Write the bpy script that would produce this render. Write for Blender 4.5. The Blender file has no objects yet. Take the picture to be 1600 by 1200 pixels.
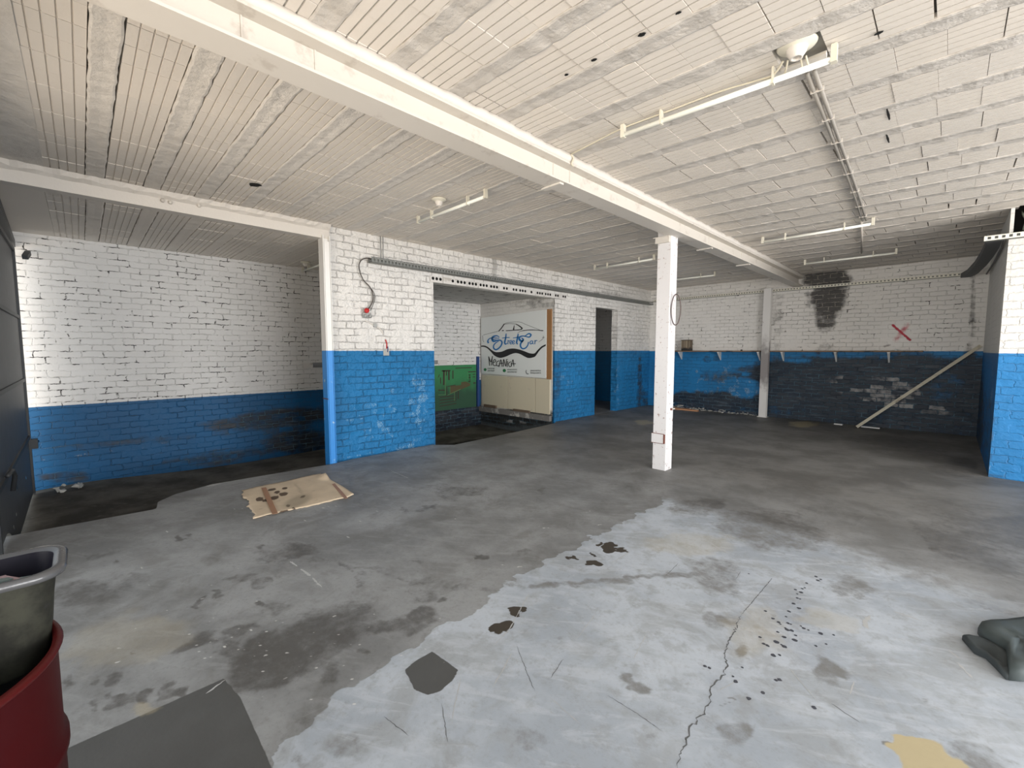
import bpy, bmesh, math, random
import numpy as np
from mathutils import Vector
random.seed(7); np.random.seed(7)
scn = bpy.context.scene
COL = scn.collection
# ------------------------------------------------------------------ camera model
FPX, PITCH, YAW, CH = 677.0, math.radians(-4.4), math.radians(45.25), 1.5
_cp, _sp = math.cos(PITCH), math.sin(PITCH)
FW = np.array([-math.sin(YAW)*_cp, math.cos(YAW)*_cp, _sp])
RT = np.array([math.cos(YAW), math.sin(YAW), 0.0])
UP = np.cross(RT, FW)
EYE = np.array([0, 0, CH])
def ray(px, py): return FW + (px-800)/FPX*RT - (py-600)/FPX*UP
def onz(px, py, z=0.0):
    d = ray(px, py); return EYE + d*((z-CH)/d[2])
def onx(px, py, x):
    d = ray(px, py); return EYE + d*(x/d[0])
def ony(px, py, y):
    d = ray(px, py); return EYE + d*(y/d[1])
def proj(P):
    v = np.asarray(P, float)-EYE
    dz = v@FW
    ok = dz > 0.05
    dz = np.where(ok, dz, 1)
    return np.where(ok, 800+FPX*(v@RT)/dz, -9e3), np.where(ok, 600-FPX*(v@UP)/dz, -9e3)

# ------------------------------------------------------------------ object helpers
def tag(o, label=None, cat=None, group=None, kind=None):
    for k, v in (('label', label), ('category', cat), ('group', group), ('kind', kind)):
        if v: o[k] = v
    return o
def empty(name, loc, label, cat, group=None, rz=0):
    o = bpy.data.objects.new(name, None); COL.objects.link(o)
    o.location = loc; o.rotation_euler = (0, 0, rz); o.empty_display_size = .05
    return tag(o, label, cat, group)
def copy_thing(o, loc=None, label=None, rz=None):
    c = o.copy(); COL.objects.link(c)
    if loc is not None: c.location = loc
    if rz is not None: c.rotation_euler = (0, 0, rz)
    if label: c['label'] = label
    def rec(a, b):
        for ch in list(a.children):
            d = ch.copy(); COL.objects.link(d); d.parent = b; rec(ch, d)
    rec(o, c)
    return c
class MB:
    def __init__(s): s.v = []; s.f = []; s.sm = []; s.mi = []
    def add(s, vs, fs, smooth=False, mi=0):
        n = len(s.v); s.v += [tuple(map(float, p)) for p in vs]
        for f in fs:
            s.f.append(tuple(i+n for i in f)); s.sm.append(smooth); s.mi.append(mi)
        return s
    def box(s, a, b, mi=0, jit=0):
        x0, y0, z0 = a; x1, y1, z1 = b
        vs = [(x, y, z) for z in (z0, z1) for y in (y0, y1) for x in (x0, x1)]
        if jit: vs = [tuple(c+random.uniform(-jit, jit) for c in p) for p in vs]
        return s.add(vs, [(0,2,3,1),(4,5,7,6),(0,1,5,4),(2,6,7,3),(0,4,6,2),(1,3,7,5)], False, mi)
    def bar(s, p, q, w, h, upv=(0,0,1), mi=0):      # rectangular bar from p to q
        p = Vector(p); q = Vector(q); d = (q-p).normalized(); u = Vector(upv)
        r = d.cross(u).normalized(); u = r.cross(d).normalized()
        vs = [c + r*sx*w/2 + u*sz*h/2 for c in (p, q) for sx, sz in ((-1,-1),(1,-1),(1,1),(-1,1))]
        return s.add(vs, [(3,2,1,0),(4,5,6,7),(0,1,5,4),(1,2,6,5),(2,3,7,6),(3,0,4,7)], False, mi)
    def tube(s, pts, r, n=10, mi=0, cap=True, closed=False):
        pts = [Vector(p) for p in pts]; m = len(pts); rs = r if hasattr(r, '__len__') else [r]*m
        prev = None; vs = []
        for i, p in enumerate(pts):
            a = pts[(i-1) % m] if (i > 0 or closed) else p; b = pts[(i+1) % m] if (i < m-1 or closed) else p
            d = (b-a).normalized()
            if prev is None:
                u = Vector((0,0,1)) if abs(d.z) < .9 else Vector((1,0,0))
                u = (u-d*u.dot(d)).normalized()
            else: u = (prev-d*prev.dot(d)).normalized()
            prev = u; w = d.cross(u)
            for k in range(n):
                t = 2*math.pi*k/n; vs.append(p+(u*math.cos(t)+w*math.sin(t))*rs[i])
        fs = []
        for i in range(m if closed else m-1):
            j = (i+1) % m
            for k in range(n):
                l = (k+1) % n; fs.append((i*n+k, i*n+l, j*n+l, j*n+k))
        if cap and not closed: fs += [tuple(range(n))[::-1], tuple((m-1)*n+k for k in range(n))]
        return s.add(vs, fs, True, mi)
    def lathe(s, prof, c=(0,0,0), n=32, mi=0, smooth=True):
        vs = []; fs = []
        for r, z in prof:
            for k in range(n):
                t = 2*math.pi*k/n; vs.append((c[0]+r*math.cos(t), c[1]+r*math.sin(t), c[2]+z))
        for i in range(len(prof)-1):
            for k in range(n):
                l = (k+1) % n; fs.append((i*n+k, i*n+l, (i+1)*n+l, (i+1)*n+k))
        return s.add(vs, fs, smooth, mi)
    def prism(s, poly, z0, z1, mi=0):
        n = len(poly)
        vs = [(p[0], p[1], z0) for p in poly]+[(p[0], p[1], z1) for p in poly]
        return s.add(vs, [tuple(range(n))[::-1], tuple(range(n, 2*n))]+[(i, (i+1) % n, n+(i+1) % n, n+i) for i in range(n)], False, mi)
    def build(s, name, mats, parent=None, org=None, bevel=0, paint=None):
        o = org if org is not None else (tuple(parent_world(parent)) if parent is not None else (0,0,0))
        me = bpy.data.meshes.new(name)
        V = np.array(s.v)-np.array(o)
        me.from_pydata(V.tolist(), [], s.f)
        mats = mats if isinstance(mats, (list, tuple)) else [mats]
        for m in mats: me.materials.append(m)
        me.polygons.foreach_set('use_smooth', s.sm); me.polygons.foreach_set('material_index', s.mi)
        bm = bmesh.new(); bm.from_mesh(me)
        bmesh.ops.recalc_face_normals(bm, faces=bm.faces) if paint is None else None
        bm.to_mesh(me); bm.free()
        me.update()
        ob = bpy.data.objects.new(name, me); COL.objects.link(ob)
        if parent is not None: ob.parent = parent
        elif org is not None: ob.location = o
        if bevel:
            b = ob.modifiers.new('bevel', 'BEVEL'); b.width = bevel; b.segments = 2; b.limit_method = 'ANGLE'
        if paint is not None:
            for nm, arr in paint.items(): add_attr(me, nm, arr)
        return ob
def parent_world(p):
    v = np.zeros(3)
    while p is not None: v += np.array(p.location); p = p.parent
    return v
def add_attr(me, nm, arr):
    a = me.attributes.new(nm, 'FLOAT_COLOR', 'POINT')
    c = np.ones((len(me.vertices), 4), np.float32); c[:, :arr.shape[1]] = arr
    a.data.foreach_set('color', c.ravel())
def smooth_line(pts, k=6):
    P = [np.array(p, float) for p in pts]; out = []
    for i in range(len(P)-1):
        a = P[max(i-1, 0)]; b = P[i]; c = P[i+1]; d = P[min(i+2, len(P)-1)]
        for t in np.linspace(0, 1, k, endpoint=False):
            out.append(.5*((2*b)+(-a+c)*t+(2*a-5*b+4*c-d)*t*t+(-a+3*b-3*c+d)*t**3))
    out.append(P[-1]); return out

# ------------------------------------------------------------------ material helpers
class NT:
    def __init__(s, name):
        s.m = bpy.data.materials.new(name); s.m.use_nodes = True; s.t = s.m.node_tree
        s.bsdf = s.t.nodes['Principled BSDF']
    def n(s, typ, ins=None, **kw):
        nd = s.t.nodes.new(typ)
        for k, v in kw.items(): setattr(nd, k, v)
        for k, v in (ins or {}).items(): s.put(nd.inputs[k], v)
        return nd
    def put(s, inp, v):
        if isinstance(v, bpy.types.NodeSocket): s.t.links.new(v, inp)
        else:
            if inp.type == 'RGBA' and len(v) == 3: v = (*v, 1)
            inp.default_value = v
    def math(s, op, a, b=0.0, c=0.0, clamp=False):
        nd = s.t.nodes.new('ShaderNodeMath'); nd.operation = op; nd.use_clamp = clamp
        s.put(nd.inputs[0], a); s.put(nd.inputs[1], b); s.put(nd.inputs[2], c); return nd.outputs[0]
    def step(s, v, lo, hi):                               # smoothstep
        nd = s.n('ShaderNodeMapRange', {0: v, 1: lo, 2: hi}, interpolation_type='SMOOTHSTEP'); return nd.outputs[0]
    def mix(s, f, a, b, mode='MIX'):
        nd = s.t.nodes.new('ShaderNodeMix'); nd.data_type = 'RGBA'; nd.blend_type = mode
        s.put(nd.inputs[0], f); s.put(nd.inputs[6], a); s.put(nd.inputs[7], b); return nd.outputs[2]
    def noise(s, vec, scale, detail=4, rough=.55, dist=0.0):
        return s.n('ShaderNodeTexNoise', {'Vector': vec, 'Scale': scale, 'Detail': detail, 'Roughness': rough, 'Distortion': dist}).outputs[0]
    def pos(s): return s.n('ShaderNodeNewGeometry').outputs['Position']
    def obj(s): return s.n('ShaderNodeTexCoord').outputs['Object']
    def attr(s, nm):
        a = s.n('ShaderNodeAttribute', attribute_name=nm); sp = s.n('ShaderNodeSeparateColor', {0: a.outputs['Color']}); return sp.outputs
    def xyz(s, v): return s.n('ShaderNodeSeparateXYZ', {0: v}).outputs
    def comb(s, x, y, z): return s.n('ShaderNodeCombineXYZ', {0: x, 1: y, 2: z}).outputs[0]
    def bump(s, h, strength=.5, dist=.01, nrm=None):
        b = s.n('ShaderNodeBump', {'Height': h, 'Strength': strength, 'Distance': dist})
        if nrm is not None: s.put(b.inputs['Normal'], nrm)
        return b.outputs[0]
    def out(s, color=None, rough=None, metal=None, nrm=None, spec=None):
        for k, v in (('Base Color', color), ('Roughness', rough), ('Metallic', metal), ('Normal', nrm), ('Specular IOR Level', spec)):
            if v is not None: s.put(s.bsdf.inputs[k], v)
        return s.m
def srgb(r, g, b):
    return tuple((c/255/12.92 if c/255 <= .04045 else ((c/255+.055)/1.055)**2.4) for c in (r, g, b))
def simple(name, col, rough=.6, metal=0.0, var=.25, scale=14, bump=.15, dirt=None, dirt_amt=.5, dscale=6, spec=.4):
    s = NT(name); v = s.obj(); n1 = s.noise(v, scale, 6)
    c = s.mix(s.math('MULTIPLY', n1, var*2, clamp=True), tuple(x*(1-var*.2) for x in col), tuple(x*(1-var) for x in col))
    if dirt:
        n2 = s.noise(v, dscale, 5, .65)
        c = s.mix(s.step(n2, .62-dirt_amt*.25, .72-dirt_amt*.2), c, dirt)
    return s.out(c, rough, metal, s.bump(s.noise(v, scale*3, 4), bump, .004), spec)
BLUE = srgb(30, 124, 184)
WHITE = (.80, .785, .755)

def wall_material(name, axis, zline, lower, upper=WHITE, bumpk=.6, crack=.55, lump=.3, chips=.35, chipcol=(.35,.45,.52), painted=True, course=.083, extra=None, drop=None):
    """painted brickwork; axis = horizontal direction of the wall ('x' or 'y'); attribute paint: R soot, G wear, B light chips"""
    s = NT(name); P = s.pos(); X = s.xyz(P); u = X[0] if axis == 'x' else X[1]; z = X[2]
    wob = s.noise(P, 5, 3)
    uu = s.math('ADD', u, s.math('MULTIPLY_ADD', wob, .05, -.025)); wob2 = s.noise(P, 2.6, 3)
    zz = s.math('ADD', z, s.math('MULTIPLY_ADD', wob2, .05, -.025))
    fine = s.noise(P, 26, 5, .6)
    uu = s.math('ADD', uu, s.math('MULTIPLY_ADD', fine, .05, -.025)); zz = s.math('ADD', zz, s.math('MULTIPLY_ADD', fine, .034, -.017))
    br = s.n('ShaderNodeTexBrick', {'Vector': s.comb(uu, zz, 0.0), 'Color1': (0,0,0,1), 'Color2': (1,1,1,1), 'Mortar': (.5,.5,.5,1),
             'Scale': 1.0, 'Mortar Size': .008, 'Mortar Smooth': .7, 'Bias': 0.0, 'Brick Width': .215, 'Row Height': course}, offset=.5, squash=1.0)
    mort = br.outputs['Fac']; brand = s.xyz(br.outputs['Color'])[0]
    big = s.noise(P, 1.1, 6); med = s.noise(P, 7, 6, .6); hi = s.noise(P, 60, 4)
    mvis = s.step(s.noise(P, 3.3, 5, .6), .40, .58)
    at = s.attr('paint') if painted else (0.0, 0.0, 0.0)
    # upper / lower paint
    zl = s.math('ADD', zline, s.math('MULTIPLY_ADD', fine, .012, -.006))
    low = s.step(s.math('SUBTRACT', zl, z), -.004, .006)
    up = s.mix(s.step(big, .35, .7), upper, tuple(c*.9 for c in upper))
    up = s.mix(s.math('MULTIPLY', brand, .18), up, (.66, .65, .62))
    lo = s.mix(s.step(big, .3, .7), lower, tuple(c*.75 for c in lower))
    lo = s.mix(s.math('MULTIPLY', brand, .25), lo, tuple(c*.6+.02 for c in lower))
    chipm = s.step(s.math('ADD', med, s.math('MULTIPLY', at[1] if painted else 0.0, .25)), .74-.2*chips, .78-.2*chips+.05)
    chipf = s.math('MULTIPLY', chipm, s.step(hi, .42, .6))
    lo = s.mix(s.math('MULTIPLY', chipf, .7), lo, chipcol)
    col = s.mix(low, up, lo)
    # open dark joints
    ck = s.step(s.math('ADD', med, s.math('MULTIPLY', fine, .35)), 1.0-.42*crack, 1.1-.42*crack)
    jo = s.math('MULTIPLY', s.step(mort, .35, .8), ck)
    jo = s.math('MULTIPLY', jo, s.math('MULTIPLY_ADD', low, -.65, 1.0))
    col = s.mix(jo, col, (.035, .032, .03))
    faint = s.math('MULTIPLY', s.step(mort, .2, .8), s.math('MULTIPLY', mvis, .13))
    col = s.mix(faint, col, (.12, .115, .11))
    if extra: col = extra(s, col, X, fine, med)
    h = s.math('MULTIPLY_ADD', mort, s.math('MULTIPLY_ADD', mvis, -.55, -.08), s.math('MULTIPLY', med, lump*2))
    h = s.math('MULTIPLY_ADD', jo, -1.0, h)
    h = s.math('MULTIPLY_ADD', fine, lump*.5, h)
    h = s.math('MULTIPLY_ADD', brand, .35, h)
    rough = .55
    if painted:
        so = s.math('ADD', at[0], s.math('MULTIPLY_ADD', med, .9, -.45)); so = s.math('ADD', so, s.math('MULTIPLY_ADD', brand, .3, -.15))
        so = s.math('ADD', so, s.math('MULTIPLY_ADD', fine, .4, -.2))
        sm = s.math('MULTIPLY', s.step(so, .12, .82), s.step(at[0], .02, .2))
        dark = s.mix(s.math('MULTIPLY', brand, .6), (.007, .007, .008), (.045, .042, .041))
        mcol = s.mix(low, (.45, .42, .37), (.085, .16, .21))
        dark = s.mix(s.math('MULTIPLY', s.step(mort, .3, .8), s.step(med, .35, .65)), dark, mcol)
        col = s.mix(s.math('MULTIPLY', sm, .93), col, dark)
        stz = s.noise(s.comb(s.math('MULTIPLY', u, 2.2), s.math('MULTIPLY', z, 26.0), 0.0), 1.0, 6, .65)
        col = s.mix(s.math('MULTIPLY', s.math('MULTIPLY', s.step(stz, .52, .7), low), s.math('MULTIPLY', sm, .4)), col, (.16, .21, .25))
        # bare, light brick faces
        lb = s.math('MULTIPLY', s.step(s.math('ADD', s.math('MULTIPLY', brand, .75), s.math('MULTIPLY', at[2], .55)), .9, 1.02), s.step(at[2], .05, .3))
        lb = s.math('MULTIPLY', lb, s.math('MULTIPLY', s.step(med, .35, .62), s.math('SUBTRACT', 1.0, mort)))
        col = s.mix(s.math('MULTIPLY', lb, .7), col, (.42, .41, .4))
    return s.out(col, rough, 0.0, s.bump(h, bumpk, .03), .35)

# ------------------------------------------------------------------ grids with painted attributes
def blob(px, py, cx, cy, rx, ry, rot=0, soft=.35):
    a = math.radians(rot); dx = px-cx; dy = py-cy
    u = (dx*math.cos(a)+dy*math.sin(a))/rx; v = (-dx*math.sin(a)+dy*math.cos(a))/ry
    r = np.sqrt(u*u+v*v); t = np.clip((1+soft-r)/(2*soft), 0, 1); return t*t*(3-2*t)
def seg(px, py, pts, w, soft=.6):
    d = np.full(px.shape, 1e9)
    for (ax, ay), (bx, by) in zip(pts[:-1], pts[1:]):
        vx, vy = bx-ax, by-ay; l = vx*vx+vy*vy+1e-9
        t = np.clip(((px-ax)*vx+(py-ay)*vy)/l, 0, 1); d = np.minimum(d, np.hypot(px-ax-t*vx, py-ay-t*vy))
    t = np.clip((w*(1+soft)-d)/(2*soft*w), 0, 1); return t*t*(3-2*t)
def inpoly(px, py, poly, soft=6):
    ins = np.zeros(px.shape, bool); n = len(poly); d = np.full(px.shape, 1e9)
    for i in range(n):
        ax, ay = poly[i]; bx, by = poly[(i+1) % n]
        c = ((ay > py) != (by > py)) & (px < (bx-ax)*(py-ay)/((by-ay) or 1e-9)+ax); ins ^= c
        vx, vy = bx-ax, by-ay; l = vx*vx+vy*vy+1e-9
        t = np.clip(((px-ax)*vx+(py-ay)*vy)/l, 0, 1); d = np.minimum(d, np.hypot(px-ax-t*vx, py-ay-t*vy))
    sd = np.where(ins, d, -d); return np.clip(.5+sd/(2*soft), 0, 1)
def grid_pts(us, vs): return np.meshgrid(us, vs, indexing='ij')
def grid_faces(nu, nv, keep=None, flip=False):
    i, j = np.meshgrid(np.arange(nu-1), np.arange(nv-1), indexing='ij')
    a = (i*nv+j).ravel(); f = np.stack([a, a+nv, a+nv+1, a+1], 1)
    if keep is not None: f = f[keep.ravel()]
    if flip: f = f[:, ::-1]
    return f.tolist()
def wall_grid(mb, axis, c, u0, u1, z0, z1, step=.06, skip=(), flip=False, jag=0):
    """flat wall grid in plane x=c (axis 'y') or y=c (axis 'x'); skip = rectangles (u0,u1,z0,z1)"""
    cu = {u0, u1}; cz = {z0, z1}
    for r in skip: cu |= {min(max(r[0], u0), u1), min(max(r[1], u0), u1)}; cz |= {min(max(r[2], z0), z1), min(max(r[3], z0), z1)}
    def axis_pts(c):
        c = sorted(c); out = []
        for a, b in zip(c[:-1], c[1:]):
            n = max(1, round((b-a)/step)); out += list(np.linspace(a, b, n, endpoint=False))
        return np.array(out+[c[-1]])
    us, zs = axis_pts(cu), axis_pts(cz); U, Z = grid_pts(us, zs)
    um = (us[:-1]+us[1:])/2; zm = (zs[:-1]+zs[1:])/2; UM, ZM = grid_pts(um, zm); keep = np.ones(UM.shape, bool)
    for r in skip: keep &= ~((UM > r[0]) & (UM < r[1]) & (ZM > r[2]) & (ZM < r[3]))
    C = np.full(U.shape, c); P = np.stack([U, C, Z] if axis == 'x' else [C, U, Z], -1).reshape(-1, 3)
    mb.add(P.tolist(), grid_faces(len(us), len(zs), keep, flip))
    return mb
def wall_paint(mb, fn):
    P = np.array(mb.v); px, py = proj(P); A = np.zeros((len(P), 3)); fn(A, px, py, P); return {'paint': np.clip(A, 0, 1)}

# ------------------------------------------------------------------ FLOOR
ZL = -.33                                   # lower floor
EDGE = [(-1.0,-5.32),(-.545,-5.30),(.40,-5.235),(.43,-5.25),(.46,-5.47),(.62,-5.64),(.96,-5.77),(1.6,-5.74),(2.29,-5.70),(2.6,-5.76),(3.9,-5.76),(4.15,-5.50),(4.6,-5.52),(5.6,-5.58),(6.5,-5.66),(7.0,-5.72)]
def edge(y): return np.interp(y, [e[0] for e in EDGE], [e[1] for e in EDGE])
xs = np.concatenate([np.linspace(-5.75, -3.3, 62)[:-1], np.arange(-3.3, .75, .011), np.linspace(.76, 4.0, 28)])
ys = np.concatenate([np.arange(-1.0, -.4, .1), np.arange(-.4, 4.7, .011), np.linspace(4.72, 11.05, 140)])
Xg, Yg = grid_pts(xs, ys)
eg = edge(Yg); lowx = Xg < -5.1
Xg = np.where(lowx & (Yg < 7.0), -5.1+(Xg+5.1)*((eg+5.1)/(-5.75+5.1)), Xg)
Xg = np.where(lowx & (Yg >= 7.0), -5.1+(Xg+5.1)*((-5.8+5.1)/(-5.75+5.1)), Xg)
FP = np.stack([Xg, Yg, np.zeros_like(Xg)], -1).reshape(-1, 3)
def vnoise(x, y, seed):
    r = np.random.RandomState(seed).rand(128, 128); xi = np.floor(x).astype(int); yi = np.floor(y).astype(int); fx = x-xi; fy = y-yi
    fx = fx*fx*(3-2*fx); fy = fy*fy*(3-2*fy); g = lambda a, b: r[a % 128, b % 128]
    return (g(xi, yi)*(1-fx)+g(xi+1, yi)*fx)*(1-fy)+(g(xi, yi+1)*(1-fx)+g(xi+1, yi+1)*fx)*fy
def fbm(x, y, sc, seed, o=5): return sum((vnoise(x*sc*2**k+17*k, y*sc*2**k+5*k, seed+k)-.5)*.55**k for k in range(o))
X0, Y0 = FP[:, 0], FP[:, 1]
dist = np.hypot(X0, Y0); wa = np.clip(.035*dist, .03, .14)
X = X0+wa*fbm(X0, Y0, 7.0, 11); Y = Y0+wa*fbm(X0, Y0, 7.0, 41)
px, py = proj(np.stack([X, Y, FP[:, 2]], 1))
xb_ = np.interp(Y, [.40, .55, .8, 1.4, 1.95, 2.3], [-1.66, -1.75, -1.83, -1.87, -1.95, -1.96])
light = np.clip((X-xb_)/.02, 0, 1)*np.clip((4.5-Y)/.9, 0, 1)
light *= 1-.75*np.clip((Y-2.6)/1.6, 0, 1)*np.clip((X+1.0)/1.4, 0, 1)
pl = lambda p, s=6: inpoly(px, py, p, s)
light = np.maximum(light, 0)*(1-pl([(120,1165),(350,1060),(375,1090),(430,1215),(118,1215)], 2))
dark = np.zeros(len(FP)); brown = np.zeros(len(FP)); white = np.zeros(len(FP)); yellow = np.zeros(len(FP)); crack = np.zeros(len(FP)); slab = np.zeros(len(FP))
B = lambda *a, **k: blob(px, py, *a, **k)
def mx(arr, v): np.maximum(arr, v, out=arr)
for cx, cy, rx, ry, rot, st in [(1200,830,88,30,8,.6),(1075,793,32,14,0,.55),(1115,786,20,9,0,.6),(1230,808,40,9,0,.5),(1120,903,44,30,15,.55),(1127,968,26,13,0,.55),(1322,912,34,20,10,.5),
   (1300,1048,34,17,18,.75),(1003,1077,18,8,25,.7),(985,1067,13,6,20,.7),(1160,1014,17,8,15,.7),(1162,1150,30,20,0,.55),(825,1155,24,19,0,.45),(540,1168,42,20,0,.45),(460,1188,30,12,0,.3),
   (470,858,34,12,5,.6),(425,868,40,10,0,.4),(480,1000,110,40,-18,.7),(437,1017,85,38,-15,.75),(412,1055,75,25,-10,.65),(553,964,34,9,-40,.6),(525,1011,27,13,-15,.6),(520,1056,17,20,0,.6),(630,975,65,14,-8,.6),(655,962,40,14,-10,.7),
   (303,1005,38,11,-30,.65),(344,1011,20,15,0,.6),(372,983,28,8,-20,.6),(212,1019,9,4,-20,.7),(119,1056,17,7,0,.6),(186,1064,17,8,-10,.6),(150,1075,9,5,0,.6),(201,1088,20,11,0,.6),(158,1095,9,5,0,.5),(228,1094,14,8,-20,.7),(269,1083,20,9,-25,.65),
   (305,942,10,6,20,.7),(328,931,14,4,0,.6),(175,877,11,4,-15,.8),(150,867,20,4,-10,.5),(287,838,8,3,0,.7),(397,856,8,5,0,.6),(375,908,32,9,-15,.45),(412,911,20,7,-10,.5),(406,944,12,7,-15,.7),(425,952,26,9,-10,.5),(131,927,70,20,-10,.55),(200,905,40,10,-10,.35),
   (535,885,10,6,0,.5),(545,893,6,5,0,.6),(565,900,9,4,0,.5),(555,909,9,4,0,.5),(655,930,28,14,0,.45),(695,933,9,6,-10,.5),(645,905,12,5,0,.4),(752,867,10,4,0,.75),(720,770,34,10,-8,.5),(665,795,14,4,0,.6),(845,768,10,5,0,.5),(820,860,22,6,0,.4),(575,1020,10,6,0,.5),(650,876,10,4,0,.4),
   (630,795,10,7,0,.4),(700,760,40,8,0,.3),(1485,800,60,12,6,.3),(1505,722,26,7,8,.9),(1480,736,40,8,8,.5),(1390,690,70,9,5,.6),(1450,705,40,8,5,.5),(1530,1185,60,22,15,.5),(1120,800,60,8,5,.3),(1300,800,70,10,5,.3),(1000,760,60,10,0,.25),
   (1218,963,6,3,0,.5),(1390,1160,7,5,0,1.),(1435,1085,10,4,20,.5),(1530,947,9,3,0,.5),(1250,1100,20,8,30,.3),(1010,1150,10,5,0,.3),(585,1050,10,6,0,.4),(660,1107,5,4,0,.4),(470,1130,12,10,0,.3),(745,1040,12,8,0,.25),(880,1000,14,5,-10,.3)]:
    mx(dark, st*B(cx, cy, rx, ry, rot))
mx(dark, .45*pl([(1424,820),(1470,808),(1640,800),(1640,920),(1560,900),(1490,875),(1440,845)], 10)); mx(dark, .5*seg(px, py, [(1424,818),(1432,838),(1490,870)], 5)); mx(dark, .45*seg(px, py, [(1424,820),(1500,812),(1600,806)], 4))
mx(dark, .62*seg(px, py, [(825,918),(900,911),(1000,904),(1085,893)], 4.5)); mx(dark, .35*seg(px, py, [(500,870),(600,895),(700,915),(830,918)], 4))
for x, y, r in [(793,955,13),(812,950,7),(788,980,18),(772,980,8),(955,855,12),(932,853,7),(920,880,9),(915,868,5),(898,877,5),(960,857,7)]: mx(brown, B(x, y, r, r*.5, 0, soft=.25))
DRIPS = []
for cx, cy in [(30,665),(205,662),(170,738),(155,710),(315,798),(330,360),(410,430),(400,420),(465,430),(450,425),(520,440),(560,462),(535,452),(625,480),(695,488),(395,472),(430,500),(485,515),(340,545),(320,535),(430,550),(415,540),(370,597),(405,595),(240,160),(655,537),(500,290),(520,260),(540,235),(550,210),(600,175),(625,190),(490,245),(515,295),(435,450),(440,390),(455,362),(370,400),(385,730),(405,728),(5,655),(300,500),(480,320),(510,345),(600,547),(240,828),(590,877),(445,460),(470,465),(490,490),(388,525),(500,268),(527,240),(610,195)]:
    DRIPS.append((1100+cx/3.43, 850+cy/3.43, random.uniform(.0055, .0135)))
rr = np.hypot((px-1140)/6.2, (py-1093)/5.2); mx(dark, .9*np.clip(1-np.abs(rr-1)/.35, 0, 1))
LINES = []     # (pixel polyline, half width m, material slot)
LINES.append(([(1057,1205),(1062,1180),(1077,1145),(1085,1130),(1100,1112),(1112,1095),(1107,1077),(1118,1066),(1129,1056),(1135,1040),(1132,1019),(1140,1003),(1147,987),(1158,961)], .0036, 1))
LINES.append(([(1158,961),(1172,945),(1185,929),(1208,902)], .002, 1))
for p in ([(950,1087),(1000,1118),(1035,1143)], [(808,1010),(825,1055),(836,1080)], [(1300,1100),(1345,1130)], [(690,1100),(700,1160)], [(1040,900),(1060,880)], [(1157,893),(1150,905)], [(600,1120),(640,1150)], [(880,1030),(860,1060)]): LINES.append((p, .0016, 1))
for p, w in (([(453,877),(465,885)],.008),([(470,889),(485,900)],.010),([(488,903),(503,918)],.007), ([(1360,962),(1352,970),(1352,978),(1358,983)], .012), ([(1395,955),(1440,970)], .006), ([(390,800),(420,808)], .006), ([(610,735),(640,748)], .004), ([(1328,1085),(1335,1065)], .003), ([(1105,845),(1122,856),(1140,865)], .008), ([(770,1010),(795,985),(828,925)], .003), ([(1495,1035),(1520,1060)], .006), ([(1480,1015),(1500,1030)], .005),
             ([(955,880),(985,862)],.003),([(800,1020),(770,1075)],.003),([(720,1060),(705,1130)],.002),([(1120,1080),(1160,1060)],.002),([(322,1084),(352,1062)], .006), ([(860,1090),(905,1130)],.002), ([(1010,990),(990,1030)],.002), ([(1230,1040),(1280,1100)],.002), ([(930,960),(900,1000)],.002)): LINES.append((p, w, 2))
for i in range(150): mx(white, random.uniform(.4, 1)*B(random.gauss(450, 120), random.gauss(1010, 35), random.uniform(.7, 2.2), random.uniform(.5, 1.4), -15))
for i in range(70): mx(white, random.uniform(.4, 1)*B(random.uniform(150, 1000), random.uniform(790, 980), random.uniform(.7, 1.7), random.uniform(.5, 1.1), 0))
mx(white, .35*B(985, 735, 32, 5, soft=.9)); mx(white, .2*B(1060, 738, 30, 4, soft=.9)); mx(white, .5*B(330, 755, 60, 4, -12))
mx(white, .35*seg(px, py, [(540,716),(600,708),(680,698)], 4))
mx(yellow, pl([(1388,1162),(1402,1150),(1425,1144),(1450,1155),(1470,1175),(1500,1195),(1520,1215),(1408,1215),(1402,1185)], 3))
mx(yellow, .5*B(1255, 663, 22, 5)); mx(yellow, .4*B(1005, 660, 14, 4)); mx(yellow, .25*B(1290, 965, 44, 18, 8)); mx(yellow, .22*B(200, 1000, 110, 45, -10)); mx(yellow, .25*B(1190, 990, 60, 40)); mx(yellow, .3*B(230, 1110, 25, 14)); mx(yellow, .25*B(1080, 850, 70, 20))
px, py = proj(FP)
slab = np.maximum(pl([(90,1176),(350,1060),(375,1090),(430,1215),(60,1215)], 2), .95*pl([(632,1047),(650,1032),(675,1018),(700,1035),(716,1047),(708,1062),(688,1080),(668,1086),(648,1078),(640,1062)], 2))
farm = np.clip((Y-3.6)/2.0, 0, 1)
fa = np.stack([np.clip(light, 0, 1), np.clip(dark, 0, 1), np.clip(white, 0, 1)], 1)
fb = np.stack([np.clip(brown, 0, 1), np.clip(yellow, 0, 1), np.clip(crack, 0, 1)], 1)
fc = np.stack([np.clip(slab, 0, 1), farm, np.clip((-X-2.0)/3, 0, 1)], 1)
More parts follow.
